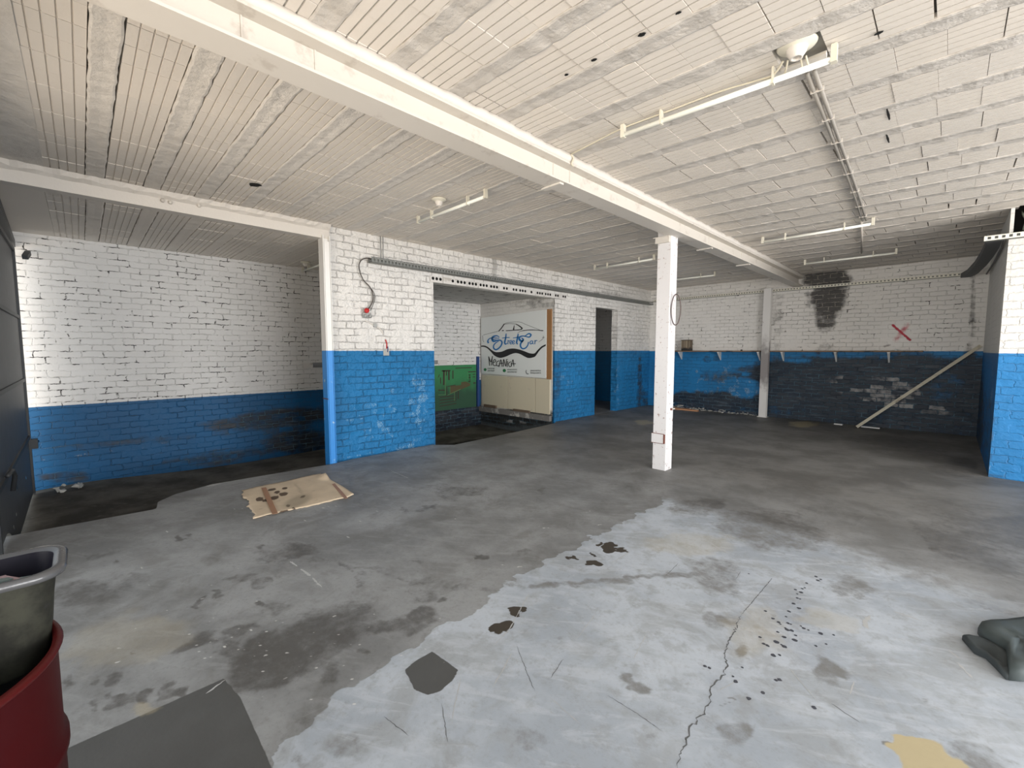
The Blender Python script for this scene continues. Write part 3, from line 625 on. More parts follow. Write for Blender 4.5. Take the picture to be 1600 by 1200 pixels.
# back-wall column, scorched
s = NT('scorched_steel'); P = s.pos(); Z = s.xyz(P)[2]; n2 = s.noise(P, 9, 6)
zz = s.math('ADD', Z, s.math('MULTIPLY_ADD', n2, .7, -.35))
m1 = s.math('MULTIPLY', s.step(zz, .55, .95), s.step(zz, 1.9, 1.35))
col = s.mix(s.math('MULTIPLY', m1, .8), (.72,.71,.69), (.16,.14,.14)); col = s.mix(s.step(n2, .68, .76), col, (.2,.13,.11))
SCORCH = s.out(col, .5, 0.0, s.bump(n2, .1, .005))
c = empty('steel_column', (-2.92, 10.92, 0), 'slender white steel column with scorched middle against the back wall', 'column')
mb = MB(); mb.box((-2.995, 10.86, 0), (-2.845, 10.872, 2.874)); mb.box((-2.995, 10.95, 0), (-2.845, 10.962, 2.874)); mb.box((-2.926, 10.872, 0), (-2.914, 10.95, 2.874)); mb.build('shaft', SCORCH, c)
mb = MB(); mb.box((-3.02, 10.84, 0), (-2.82, 10.98, .012)); mb.build('base_plate', SCORCH, c)
# post at the end of the partition
s = NT('two_tone_post'); P = s.pos(); Z = s.xyz(P)[2]; n2 = s.noise(P, 14, 6)
col = s.mix(s.step(Z, 1.504, 1.496), (.82,.81,.78), s.mix(s.step(n2, .62, .75), srgb(46,138,216), (.4,.55,.65))); TWO = s.out(col, .45, 0.0, s.bump(n2, .1, .005))
c = empty('steel_column', (-5.79, 2.33, 0), 'white over blue steel post at the free end of the brick partition', 'column')
mb = MB(); mb.box((-5.865, 2.265, -.33), (-5.715, 2.275, 2.974)); mb.box((-5.865, 2.35, -.33), (-5.715, 2.358, 2.974)); mb.box((-5.80, 2.275, -.33), (-5.77, 2.35, 2.974)); mb.build('shaft', TWO, c)
mb = MB(); mb.box((-5.768, 2.28, -.05), (-5.716, 2.345, 2.9)); mb.build('web_infill', TWO, c)
mb = MB(); mb.box((-5.88, 2.262, .86), (-5.70, 2.264, .872)); mb.build('weld_band', RUST, c)

# ------------------------------------------------------------------ CABLE TRAYS
def tray(p, q, out, wid=.085, hgt=.055):
    """perforated U tray from p to q; out = unit vector from the wall into the room"""
    p = np.array(p, float); q = np.array(q, float); o = np.array(out, float); d = q-p; L = np.linalg.norm(d); d /= L; mb = MB(); up = np.array([0, 0, 1.])
    def strip(a0, a1, o0, o1, z0, z1, mi=0):
        vs = [p+d*a+o*b+up*z for z in (z0, z1) for b in (o0, o1) for a in (a0, a1)]
        mb.add(vs, [(0,2,3,1),(4,5,7,6),(0,1,5,4),(2,6,7,3),(0,4,6,2),(1,3,7,5)], False, mi)
    strip(0, L, .004, wid, 0, .003, 1); strip(0, L, .004, .007, 0, hgt, 1)
    strip(0, L, wid-.003, wid, 0, .018); strip(0, L, wid-.003, wid, hgt-.013, hgt); strip(0, L, wid-.018, wid, hgt-.002, hgt)
    a = 0
    while a < L: strip(a, min(a+.028, L), wid-.003, wid, .018, hgt-.013); a += .055
    return mb
TRAYG = simple('grey_tray', (.22,.23,.22), .5, .3, .15, 25, .1); TRAYL = simple('pale_tray', (.80,.78,.68), .5, .2, .15, 25, .1)
t = empty('cable_tray', (-5.75, 2.9, 2.72), 'grey perforated cable tray running along the brick partition above the opening', 'cable tray')
tray((XP+.03, 2.90, 2.715), (XP+.03, 10.93, 2.715), (1,0,0), .11, .075).build('channel', [TRAYG, TRAYG], t)
for yy in (3.08, 3.12, 5.25, 5.29): mb = MB(); mb.tube([(XP+.055, yy, 2.72), (XP+.055, yy, 3.11)], .006, 6); mb.build('hanger_rod', GALV, t)
t = empty('cable_tray', (-2.5, 10.97, 2.82), 'pale slotted cable tray running along the back wall above the shelf', 'cable tray')
tray((XP+.13, YB, 2.80), (.10, YB, 2.80), (0,-1,0), .08).build('channel', [TRAYL, TRAYG], t)  # floor and back strip coloured dark for slot and underside shade
for xx in (-5.0, -3.6, -1.9, -.7): mb = MB(); mb.box((xx, YB-.075, 2.785), (xx+.03, YB, 2.799)); mb.build('support', TRAYG, t)
t = empty('cable_tray', (.3, 9.2, 2.8), 'dark sagging cable tray link between the back wall and the right pier', 'cable tray')
mb = MB(); pts = [(.06,10.93,2.80),(.13,10.4,2.79),(.19,9.6,2.80),(.22,8.8,2.80),(.235,8.1,2.80),(.235,7.56,2.81)]
for a, b in zip(pts[:-1], pts[1:]): mb.bar(a, b, .012, .075); mb.bar((a[0]+.06,a[1],a[2]-.035), (b[0]+.06,b[1],b[2]-.035), .12, .006)
mb.build('channel', simple('dark_tray', (.10,.105,.11), .6), t)
mb = MB(); mb.tube([(.36,10.9,2.79),(.375,9.5,2.77),(.38,8.2,2.775),(.37,7.56,2.79)], .012, 8); mb.build('cable', simple('dark_grey_cable', (.16,.16,.165), .6), t)  # plain dark grey cable beside the tray link
t = empty('cable_tray', (.5, 7.55, 2.78), 'pale slotted cable tray on the front of the right pier', 'cable tray')
tray((.205, YPIER, 2.765), (3.1, YPIER, 2.765), (0,-1,0), .08, .06).build('channel', [TRAYL, TRAYG], t)  # same dark inner strips, painting shade behind the slots
m = MB(); m.tube([(.50,7.58,2.85),(.515,7.56,2.95),(.49,7.58,3.02),(.485,7.66,3.08)], .008, 8); tag(m.build('loose_cable', simple('greenish_cable', (.12,.14,.11), .5), None, (.5,7.58,2.95)), 'short dark cable coming out of the broken hole high on the right pier', 'cable')

# ------------------------------------------------------------------ SOCKET AND CABLES on the partition
DARKC = simple('dark_cable', (.06,.05,.045), .5); REDP = simple('red_plastic', (.55,.03,.03), .4)
cab = [(-5.735,2.93,2.765),(-5.74,2.86,2.772),(-5.745,2.79,2.735),(-5.745,2.755,2.66),(-5.75,2.77,2.57),(-5.755,2.82,2.47),(-5.76,2.91,2.39),(-5.76,2.955,2.30),(-5.757,2.955,2.22),(-5.75,2.92,2.14),(-5.745,2.87,2.075)]
m = MB(); m.tube(smooth_line(cab), .0075, 8); tag(m.build('power_cable', DARKC, None, (-5.75,2.85,2.4)), 'dark cable curling from the tray end down to the red plug', 'cable')
cab2 = [(-5.745,2.93,2.36),(-5.75,2.975,2.29),(-5.752,2.97,2.21),(-5.748,2.945,2.14),(-5.742,2.905,2.06)]
m = MB(); m.tube(smooth_line(cab2), .005, 8); tag(m.build('power_cable', DARKC, None, (-5.75,2.95,2.2)), 'thinner second cable beside the dark curling one above the socket', 'cable')
t = empty('wall_socket', (-5.795, 2.86, 1.99), 'grey industrial wall socket with a red round plug on the partition', 'socket')
GREYP = simple('grey_socket', (.40,.41,.40), .4, 0, .3, 30)
m = MB(); m.box((-5.80,2.80,1.955), (-5.752,2.925,2.03)); m.build('housing', GREYP, t, bevel=.012)
m = MB(); m.tube([(-5.752,2.825,1.985),(-5.722,2.825,1.975)], .021, 14); m.build('outlet', GREYP, t)
m = MB(); m.tube([(-5.752,2.895,1.985),(-5.722,2.895,1.975)], .021, 14); m.build('outlet', GREYP, t)
m = MB(); m.tube([(-5.752,2.85,2.05),(-5.71,2.835,2.055)], [.030,.034], 18); m.build('red_plug', REDP, t)
t = empty('switch_remnant', (-5.795, 2.99, 1.84), 'small broken switch box with a bent pipe below the socket', 'switch')
m = MB(); m.box((-5.80,2.965,1.83), (-5.775,3.02,1.885)); m.build('box', GREYP, t, bevel=.008)
m = MB(); m.tube(smooth_line([(-5.79,2.965,1.86),(-5.79,2.90,1.90),(-5.79,2.85,1.91)]), .009, 8); m.tube(smooth_line([(-5.79,3.02,1.84),(-5.79,3.08,1.80),(-5.79,3.12,1.74)]), .009, 8); m.build('pipe', PLAST, t)
t = empty('junction_box', (-5.795, 3.17, 1.5), 'grey square plate with red and blue wire ends at the paint line', 'junction box')
m = MB(); m.box((-5.80,3.115,1.43), (-5.792,3.205,1.53)); m.build('plate', simple('grey_plate', (.42,.42,.40), .6), t)
m = MB(); m.tube([(-5.79,3.165,1.53),(-5.788,3.17,1.60),(-5.788,3.15,1.66)], .008, 6); m.build('red_wire', REDP, t)
m = MB(); m.tube([(-5.79,3.18,1.48),(-5.788,3.185,1.56)], .006, 6); m.build('blue_wire', simple('dark_blue_wire', (.03,.05,.2), .5), t)

# ------------------------------------------------------------------ SIGN
def ribbon(mb, pts, w, place, mi=0, k=6, depth=.0):
    P = smooth_line([np.array(p, float) for p in pts], k); n = len(P); L = []; R = []
    ws = w if hasattr(w, '__len__') else [w]*len(pts)
    wi = np.interp(np.linspace(0, 1, n), np.linspace(0, 1, len(ws)), ws)
    for i, p in enumerate(P):
        d = P[min(i+1, n-1)]-P[max(i-1, 0)]; d = d/(np.linalg.norm(d)+1e-9); nn = np.array([-d[1], d[0]])*wi[i]/2
        L.append(place(*(p+nn))); R.append(place(*(p-nn)))
    mb.add(L+R, [(i, i+1, n+i+1, n+i) for i in range(n-1)], False, mi)
YSG = YS-.035
pan = simple('grey_white_sign_panel', (.77,.80,.79), .4, 0, .08, 3, .03)
sg = empty('sign_board', (-7.1, YSG, .92), 'white car workshop sign with blue script and black wave in the alcove', 'sign')
q = [ony(750.5,497,YSG+.01), ony(855,483.5,YSG+.01), ony(854,591,YSG+.01), ony(752,583,YSG+.01)]
m = MB(); m.add([(min(max(p[0], XF+.06), -5.965), YSG, p[2]) for p in q]+[(min(max(p[0], XF+.06), -5.965), YSG+.03, p[2]) for p in q], [(0,1,2,3),(7,6,5,4),(0,4,5,1),(1,5,6,2),(2,6,7,3),(3,7,4,0)]); m.build('panel', pan, sg)
def sp(c0, c1, sc, off):
    def f(x, y): p = ony(c0+x/sc, c1+y/sc, YSG-off); return (min(max(p[0], XF+.062), -5.967), YSG-off, p[2])
    return f
INK = simple('black_spray_paint', (.015,.015,.018), .5); BLU = simple('blue_sign_lettering', srgb(20,120,190), .4); GRN = simple('green_icon', (.04,.24,.09), .5); GRY = simple('grey_print', (.28,.30,.30), .5)
A1 = sp(745, 480, 13.333, .004)
m = MB()
for pts, w in (([(135,580),(300,537),(460,497)],6),([(455,502),(510,440),(572,350)],20),([(560,355),(680,343),(820,350)],8),([(815,350),(880,388),(940,440),(900,468),(760,480),(605,492)],[14,22,30,18,16,14]),([(780,375),(765,470)],[6,34]),([(560,350),(680,315),(890,308),(1000,350),(1200,430),(1310,468)],6),([(850,545),(900,505),(960,490),(1100,475),(1250,478),(1385,490)],[4,8,14,16,14,18]),([(522,490),(562,486)],18),([(120,590),(128,690),(150,725)],7),([(1360,630),(1410,628)],8),([(1385,595),(1385,650),(1290,725)],6)): ribbon(m, pts, w, A1)
m.build('car_outline', INK, sg)
top = [(75,800),(160,800),(230,830),(320,900),(400,935),(520,925),(640,875),(760,860),(880,880),(1000,920),(1100,958),(1200,962),(1270,890),(1350,815),(1462,762)]
bot = [(75,828),(150,828),(220,858),(295,930),(370,1010),(480,1055),(600,1030),(700,985),(800,955),(900,975),(1000,1030),(1085,1060),(1190,1040),(1230,1010),(1300,910),(1370,842),(1462,795)]
T = smooth_line(top, 5); Bm = smooth_line(bot, 5); k = min(len(T), len(Bm)); T = [T[int(i*(len(T)-1)/(k-1))] for i in range(k)]; Bm = [Bm[int(i*(len(Bm)-1)/(k-1))] for i in range(k)]
m = MB(); m.add([A1(*p) for p in T]+[A1(*p) for p in Bm], [(i, i+1, k+i+1, k+i) for i in range(k-1)]); m.build('black_wave', INK, sg)
A2 = sp(745, 480, 13.333, .006); m = MB()
for pts, w in (([(245,748),(228,715),(245,672),(300,640),(400,640),(470,655)],[24,20,14,12,12,8]),([(470,628),(420,595),(350,610),(318,655),(345,708),(420,692),(490,690),(525,730),(505,800),(450,860),(395,885),(350,850),(355,790),(400,740),(455,708)],[10,16,24,30,26,20,18,22,20,20,20,20,16,14,10]),
    ([(612,548),(600,650),(580,735),(600,772),(632,748)],[12,20,22,16,10]),([(528,642),(600,634),(685,630)],10),([(640,690),(652,702),(648,770)],10),([(650,722),(668,697),(686,702)],8),([(690,742),(722,728),(730,704),(705,694),(688,730),(702,768),(736,756)],9.5),([(744,742),(776,728),(784,704),(759,694),(742,730),(756,768),(796,752)],9.5),
    ([(862,555),(845,650),(830,740),(855,770)],[14,22,22,12]),([(755,642),(890,618)],10),([(1000,605),(1080,552),(1128,575),(1095,622),(1030,612),(960,600),(895,622),(888,670),(935,708),(968,672),(930,640)],[10,18,22,18,16,16,24,30,30,22,12]),([(970,690),(920,745),(910,810),(950,862),(1015,850),(1062,790),(1078,725)],[18,24,22,20,18,16,16]),
    ([(1168,712),(1132,702),(1106,735),(1124,768),(1160,742)],10.5),([(1170,700),(1164,748),(1186,768)],9),([(1202,692),(1212,706),(1208,770)],10),([(1210,722),(1232,694),(1262,700)],9),([(300,660),(345,672),(410,665)],[6,14,6])): ribbon(m, pts, np.array(w)*1.45 if hasattr(w, '__len__') else w*1.6, A2)
m.build('blue_script', BLU, sg)
A3 = sp(660, 400, 4.0, .005); m = MB()
for pts in ([(414,628),(417,655),(420,686)],[(415,630),(427,662),(438,626)],[(438,626),(434,655),(432,684)],[(441,667),(458,658),(452,646),(441,662),(446,684),(466,682)],[(480,654),(464,664),(466,686),(484,683)],[(478,694),(490,648),(498,692)],[(480,674),(503,669)],[(506,692),(508,645),(521,690),(526,644)],[(532,656),(530,694)],[(533,644),(532,648)],[(554,660),(538,672),(545,692),(560,684)],[(554,692),(566,648),(572,690)],[(551,674),(584,673)]): ribbon(m, pts, 4.6, A3)
m.build('spray_lettering', INK, sg)
A4 = sp(0, 0, 1.0, .004)
def disc(mb, cx, cy, r, n=16):
    mb.add([A4(cx+r*math.cos(t), cy+r*1.05*math.sin(t)) for t in np.linspace(0, 6.28, n, endpoint=False)], [tuple(range(n))])
for cx, cy, r, mt in ((758,577.5,2.2,GRN),(788,579,2.5,GRN)): m = MB(); disc(m, cx, cy, r); m.build('green_icon', mt, sg)
m = MB(); ribbon(m, [(822.5,578),(821.8,581),(823.5,584),(826,584.2)], [1.2,1.6,1.8,1.4], A4); m.build('handset_icon', GRY, sg)
for x0, x1, y in ((762.5,773,575.8),(762.5,773,579.2),(793,807,577.5),(793,807,581.2),(829,845,579.2),(829,845,582.8)):
    x = x0; m = MB(); ribbon(m, [(x0-.3, y), (x1-.6, y)], .35, A4, 0, 2)
    while x < x1:
        ribbon(m, [(x, y-1.1), (x+random.uniform(-.3,.3), y+1.1)], .75, A4, 0, 2)
        if random.random() < .6: ribbon(m, [(x-.4, y+random.choice([-1,0,1])), (x+.8, y+random.choice([-1,0,1]))], .5, A4, 0, 2)
        x += 1.55
    m.build('small_print', GRY, sg)
# plywood strip right of the sign, cream panels below, wooden wedges
PLY = simple('brown_plywood', srgb(165,122,80), .7, 0, .25, 7, .1, dirt=(.55,.5,.44), dirt_amt=.2, dscale=3)
a = ony(856,484,YSG); b = ony(866,592,YSG); m = MB(); m.box((-5.955, YS-.022, .90), (-5.83, YS-.002, 2.36)); tag(m.build('plywood_strip', PLY, None, (-5.95,YS-.01,.9)), 'brown plywood strip standing between the sign and the opening jamb', 'board')
CRM = simple('cream_panel', srgb(208,199,176), .55, 0, .1, 4, .05, dirt=(.45,.41,.34), dirt_amt=.2, dscale=2.5)
for i, (x0, x1, lab) in enumerate(((-8.05,-7.14,'cream wall panel below the sign, next to the mural corner'),(-7.13,-6.28,'middle one of the three cream wall panels below the sign'),(-6.27,-5.86,'narrow cream wall panel below the sign next to the opening jamb'))):
    m = MB(); m.box((x0, YS-.022, .16), (x1-.006, YS-.002, .905)); tag(m.build('wall_panel', CRM, None, ((x0+x1)/2,YS-.01,.15), bevel=.003), lab, 'panel', 'cream panels under the sign')
WOODD = simple('dark_weathered_wood', (.17,.12,.085), .8, 0, .4, 12, .2)
for x0, x1, z, lab in ((-7.93,-7.50,.175,'brown wood wedge under the left cream panel'),(-6.93,-6.42,.16,'brown wood wedge under the middle cream panel')):
    m = MB(); m.box((x0, YS-.06, z-.035), (x1, YS-.024, z+.025), jit=.004); tag(m.build('wood_wedge', WOODD, None, ((x0+x1)/2,YS-.04,z-.03)), lab, 'wedge')
m = MB(); m.box((XF+.01, YS-.075, .02), (XP-.03, YS, .135)); tag(m.build('trim_5', simple('dark_ledge', (.20,.19,.18), .8, dirt=(.45,.43,.40), dirt_amt=.4), None, (-7,YS-.03,.02)), kind='structure')
# blue strip in the corner
m = MB(); m.box((XF+.003, YS-.15, .14), (XF+.05, YS-.085, 1.36)); tag(m.build('corner_post', simple('dark_blue_post', (.02,.06,.2), .6), None, (XF+.02,YS-.05,.10)), 'narrow dark blue post in the alcove corner left of the sign', 'post')
# mural on the far wall
s = NT('green_mural_paint'); P = s.pos(); Z = s.xyz(P)[2]; n2 = s.noise(P, 5, 6)
col = s.mix(s.step(s.math('ADD', Z, s.math('MULTIPLY_ADD', n2, .4, -.2)), .45, .95), (.02,.075,.04), (.03,.21,.075)); GM = s.out(col, .6)
XM = XF+.018
mu = empty('mural_board', (XM, 5.8, .13), 'green painted board with dark lines on the alcove wall', 'mural')
m = MB(); m.box((XF+.002, 4.2, .14), (XM, YS-.165, 1.165)); m.build('board', GM, mu)
def mp(x, y): p = onx(680+x/12.63, 555+y/12.63, XM+.003); return (XM+.003, min(p[1], YS-.17), p[2])
DRK = simple('dark_mural_line', (.05,.03,.025), .6); BRN = simple('brown_mural_patch', (.10,.085,.04), .6); LGT = simple('pale_green_line', (.12,.26,.10), .6)
m = MB()
for pts, w in (([(130,310),(300,305)],26),([(172,300),(170,590)],30),([(222,310),(222,400)],18),([(270,310),(272,490)],28),([(350,300),(350,465)],20),([(105,440),(108,560)],18),([(60,440),(85,380)],12),([(230,610),(230,790)],16),([(400,590),(250,615)],14),([(60,690),(190,690)],22),([(650,330),(800,325)],18),([(680,380),(690,530)],12),([(660,390),(700,388)],16),([(660,440),(700,438)],16),([(650,520),(690,516)],20),([(740,380),(790,376)],14),([(740,430),(790,428)],14),([(750,550),(800,545)],24),([(400,255),(720,245)],14),([(90,830),(380,800)],16),([(90,890),(390,850)],16),([(90,950),(400,900)],14),([(90,1010),(420,950)],14),([(410,730),(410,900)],14),([(455,700),(455,860)],18)): ribbon(m, pts, w, mp, 0, 2)
m.build('dark_lines', DRK, mu)
m = MB(); m.add([mp(*p) for p in ((300,610),(510,590),(515,530),(610,520),(690,560),(690,600),(500,680),(380,740),(300,760))], [tuple(range(9))]); m.build('brown_shape', BRN, mu)
for pts, w in (([(200,320),(200,780)],10),([(290,620),(290,770)],8),([(60,785),(210,780)],10),([(240,790),(500,670)],9),([(380,720),(380,900)],8),([(640,340),(640,470)],6)): m = MB(); ribbon(m, pts, w, lambda x, y: (XM+.005, *mp(x, y)[1:]), 0, 2); m.build('pale_line', LGT, mu)
# long metal rail on the far wall
r = empty('wall_rail', (XF+.03, 2.8, 1.2), 'grey metal rail with pale end piece fixed across the far wall above the blue paint', 'rail')
m = MB(); m.box((XF+.002, 2.95, 1.215), (XF+.05, 5.65, 1.225)); m.box((XF+.002, 2.95, 1.255), (XF+.05, 5.65, 1.268)); m.box((XF+.002, 2.95, 1.195), (XF+.012, 5.65, 1.285)); m.build('channel', GALV, r)
m = MB(); m.box((XF+.002, 2.78, 1.20), (XF+.035, 2.949, 1.28)); m.build('end_piece', CLAYW, r)
m = MB(); m.box((XF+.002, 5.655, 1.20), (XF+.035, 5.92, 1.29)); m.build('end_piece', CLAYW, r)

# ------------------------------------------------------------------ SHELF with brackets, things on it
SHW = simple('brown_shelf_wood', (.26,.17,.10), .7, 0, .35, 6, .15, dirt=(.05,.045,.04), dirt_amt=.3, dscale=3); WBR = simple('white_bracket', (.78,.80,.80), .5)
def shelf(x0, x1, brs, lab):
    t = empty('wall_shelf', ((x0+x1)/2, 10.94, 1.47), lab, 'shelf')
    m = MB(); m.box((x0, 10.835, 1.473), (x1, YB-.003, 1.497)); m.build('board', SHW, t)
    for bx in brs:
        m = MB(); m.add([(bx-.012,YB-.003,1.472),(bx+.012,YB-.003,1.472),(bx+.012,YB-.003,1.27),(bx-.012,YB-.003,1.27),(bx-.026,10.85,1.472),(bx+.026,10.85,1.472),(bx+.02,10.85,1.455),(bx-.02,10.85,1.455)], [(0,1,2,3),(4,5,6,7),(0,4,7,3),(1,5,6,2),(0,1,5,4),(3,2,6,7)]); m.build('bracket', WBR, t)
shelf(-5.25, -3.02, (-4.889, -3.926, -3.06), 'long brown wooden wall shelf left of the scorched column')
shelf(-2.82, -.35, (-2.59, -1.643, -.821), 'sooty dark wall shelf right of the scorched column')
t = empty('tin_canister', (-4.72, 10.93, 1.497), 'stained brown tin standing on the left shelf', 'tin')
s = NT('stained_tin'); P = s.pos(); X3 = s.xyz(P); n2 = s.noise(P, 14, 6); zz = s.math('ADD', X3[2], s.math('MULTIPLY_ADD', n2, .16, -.08)); st = s.noise(s.comb(s.math('MULTIPLY', X3[0], 22.0), 0.0, 0.0), 1.0, 2)
col = s.mix(s.step(st, .4, .6), (.12,.085,.055), (.36,.30,.21)); col = s.mix(s.step(zz, 1.60, 1.53), col, (.02,.02,.02)); TIN = s.out(col, .6)
m = MB(); m.box((-4.84, 10.87, 1.497), (-4.60, 11.0, 1.755)); m.build('body', TIN, t, bevel=.01)
m = MB(); m.box((-4.845, 10.865, 1.755), (-4.595, 11.005, 1.772)); m.build('rim', simple('dull_tin_rim', (.2,.17,.13), .5, .4), t)
t = empty('wire_stand', (-5.02, 10.95, 1.497), 'small bent wire frame on the left shelf beside the tin', 'wire frame')
m = MB(); m.tube([(-5.08,10.95,1.503),(-5.075,10.95,1.62),(-5.04,10.95,1.665),(-4.995,10.95,1.65),(-4.975,10.95,1.61),(-4.98,10.95,1.503)], .007, 8); m.build('frame', GALV, t)
m = MB(); m.tube([(-5.08,10.95,1.503),(-4.98,10.95,1.503)], .006, 8); m.build('foot', GALV, t)
for x, lab in ((-3.42,'small dark nut lying on the left shelf near the scorched column'),(-.72,'small white scrap on the sooty shelf')):
    m = MB(); m.lathe([(0,0),(.02,0),(.024,.012),(.016,.028),(0,.03)], (x,10.9,1.497), 8); tag(m.build('shelf_scrap', DARKC if x < -1 else WBR, None, (x,10.9,1.497)), lab, 'scrap')

# ------------------------------------------------------------------ leaning pole, planks, rubble
m = MB(); p = ony(1521,540,10.93); b0 = np.array([-1.20, 10.62, .022]); b1 = np.array([.36, 11.005, 1.585])
m.bar(b0, b1, .05, .04, (0,-1,0)); tag(m.build('wooden_pole', simple('pale_pole_wood', (.62,.58,.46), .6, 0, .2, 10, .1, dirt=(.35,.3,.22), dirt_amt=.25), None, tuple(b0)), 'long pale wooden pole leaning across the sooty wall into the right corner', 'pole')
PLK = simple('orange_wood', (.55,.28,.15), .7, 0, .25, 8, .1)
for (x0, x1, y, z, rz, lab) in ((-5.05,-4.30,10.72,.02,.02,'longer orange wood plank on the floor in front of the rubble'),(-5.2,-4.55,10.84,.02,-.02,'shorter orange wood plank on the floor close to the back wall')):
    m = MB(); m.bar((x0,y,z),(x1,y+rz*(x1-x0),z), .085, .035); tag(m.build('wood_plank', PLK, None, ((x0+x1)/2,y,0)), lab, 'plank')
m = MB()
def chunk(mb, c, r, mi=0):
    pts = []
    for i in range(10):
        d = np.random.normal(size=3); d /= np.linalg.norm(d); pts.append(np.array(c)+d*r*random.uniform(.6,1.1)*np.array([1.3,1,.55]))
    bm = bmesh.new(); vv_ = [bm.verts.new(p) for p in pts]; bmesh.ops.convex_hull(bm, input=vv_)
    bm.verts.ensure_lookup_table(); keep = [v for v in bm.verts if v.link_faces]; idx = {v: i for i, v in enumerate(keep)}
    mb.add([v.co[:] for v in keep], [[idx[v] for v in f.verts] for f in bm.faces], False, mi); bm.free()
for i in range(260):
    x = random.uniform(-5.5, -3.05); t_ = (x+5.5)/2.5; r_ = random.uniform(.012, .05)*(1.25-.8*t_); h_ = max(0, random.gauss(0, .05))*(1-t_*.8)
    chunk(m, (x, 11.02-min(abs(random.gauss(0, .06)),.1), r_*.5+h_), r_, 0 if random.random() < .7 else 1)
tag(m.build('plaster_rubble', [simple('pale_rubble', (.55,.54,.50), .85), simple('dark_rubble', (.12,.14,.2), .85)], None, (-4.3,10.95,0)), 'strip of broken plaster rubble along the foot of the back wall', 'rubble', kind='stuff')
for (a, b, l, lab) in ((1370,659,.28,'flat white plaster strip on the floor at the foot of the sooty wall'),(1320,657,.14,'small pale chip on the floor left of the leaning pole')):
    q = onz(a, b, 0); q[1] = min(q[1], 10.85); m = MB(); m.bar((q[0]-l/2,q[1],.011),(q[0]+l/2,q[1]-.01,.011), .07, .02); tag(m.build('plaster_strip', WBR, None, (q[0],q[1],0)), lab, 'plaster piece')

# ------------------------------------------------------------------ CARDBOARD SHEET
s = NT('stained_cardboard'); P = s.pos(); n1 = s.noise(P, 3, 6); n2 = s.noise(P, 11, 6, .6); at = s.attr('paint')
col = s.mix(s.step(n1, .3, .7), srgb(214,196,170), srgb(196,178,154)); col = s.mix(s.math('MULTIPLY', s.step(n2, .6, .75), .45), col, srgb(140,122,102))
col = s.mix(s.step(s.math('ADD', at[0], s.math('MULTIPLY_ADD', n2, .6, -.3)), .3, .7), col, srgb(92,76,62)); col = s.mix(s.math('MULTIPLY', at[1], .6), col, srgb(128,118,100))
CARD = s.out(col, .8, 0.0, s.bump(n2, .2, .004))
cb = empty('cardboard_sheet', (*onz(465,776,0)[:2], 0), 'flattened stained cardboard sheet lying on the concrete floor', 'cardboard')
cs = [(377,768),(501,741),(553,776),(399,811)]; cw = [onz(*p, 0) for p in cs]
nu, nv = 40, 30; vs = []
for i in range(nu):
    for j in range(nv):
        u, v = i/(nu-1), j/(nv-1); p = (1-u)*(1-v)*cw[0]+u*(1-v)*cw[1]+u*v*cw[2]+(1-u)*v*cw[3]
        if i == 0: p = p+np.array([.008*math.sin(j*.9)+random.uniform(-.008,.008), .014*math.sin(j*.55+1)+random.uniform(-.012,.012), 0])
        if j in (0, nv-1): p = p+np.array([random.uniform(-.008,.008), random.uniform(-.01,.01), 0])
        z = .010+.004*math.sin(u*9)+.004*math.sin(v*7+u*3)+.05*max(0, 1-math.hypot((u-1)/.12, (v-.18)/.14))+.02*max(0, u-.93)/.07*v
        vs.append((p[0], p[1], z))
m = MB(); m.add(vs, grid_faces(nu, nv, flip=True), True)
pa = wall_paint(m, lambda A, px, py, P: (A.__setitem__((slice(None), 0), np.maximum.reduce([blob(px, py, x, y, rx, ry, -10) for x, y, rx, ry in ((425,765,7,2),(433,769,5,2),(445,763,5,2),(443,772,7,3),(428,778,8,3),(415,782,6,2),(473,776,4,2),(450,790,4,2),(405,780,6,3),(458,795,3,2),(443,799,8,2))])), A.__setitem__((slice(None), 1), np.maximum(.9*blob(px, py, 465, 783, 22, 8, -20), .5*seg(px, py, [(462,757),(476,776)], 2)))))
sheet = m.build('sheet', CARD, cb, paint=pa); md = sheet.modifiers.new('thick', 'SOLIDIFY'); md.thickness = .007
TAPE = simple('brown_tape', srgb(165,125,98), .5, 0, .2, 20)
for a_, b_, w in (((412,762),(430,803),.045),((521,756),(541,779),.03)):
    p, q = onz(*a_, .02), onz(*b_, .02); d = (q-p)/np.linalg.norm(q-p); nn = np.array([-d[1], d[0], 0])*w/2
    m = MB(); m.add([p-nn, p+nn, q+nn, q-nn, p-nn+(0,0,.002), p+nn+(0,0,.002), q+nn+(0,0,.002), q-nn+(0,0,.002)], [(3,2,1,0),(4,5,6,7),(0,1,5,4),(1,2,6,5),(2,3,7,6),(3,0,4,7)]); m.build('tape_strip', TAPE, cb)

# ------------------------------------------------------------------ FOLDED TARP at the right edge
TARP = simple('dark_green_grey_tarp', (.05,.062,.067), .65, 0, .35, 5, .15)
tp = empty('folded_tarp', (*onz(1590,1020,0)[:2], 0), 'dark grey folded tarp heap on the pale floor at the right edge', 'tarp')
def heap(poly, h, name, curl=.0):
    c0 = np.mean(poly, 0); rings = []
    for f, z in ((1.0, .002), (1.0, h*.55), (.95, h*.9), (.8, h), (.45, h*(.92)), (.1, h*.97)):
        rings.append([(c0[0]+(p[0]-c0[0])*f, c0[1]+(p[1]-c0[1])*f, z+.012*math.sin(9*p[0]+5*p[1]+f*4)*(z > .01)) for p in poly])
    n = len(poly); m = MB(); vs = [p for r in rings for p in r]
    fs = [(r*n+i, r*n+(i+1) % n, (r+1)*n+(i+1) % n, (r+1)*n+i) for r in range(len(rings)-1) for i in range(n)]+[tuple((len(rings)-1)*n+i for i in range(n))]
    m.add(vs, fs, True); return m
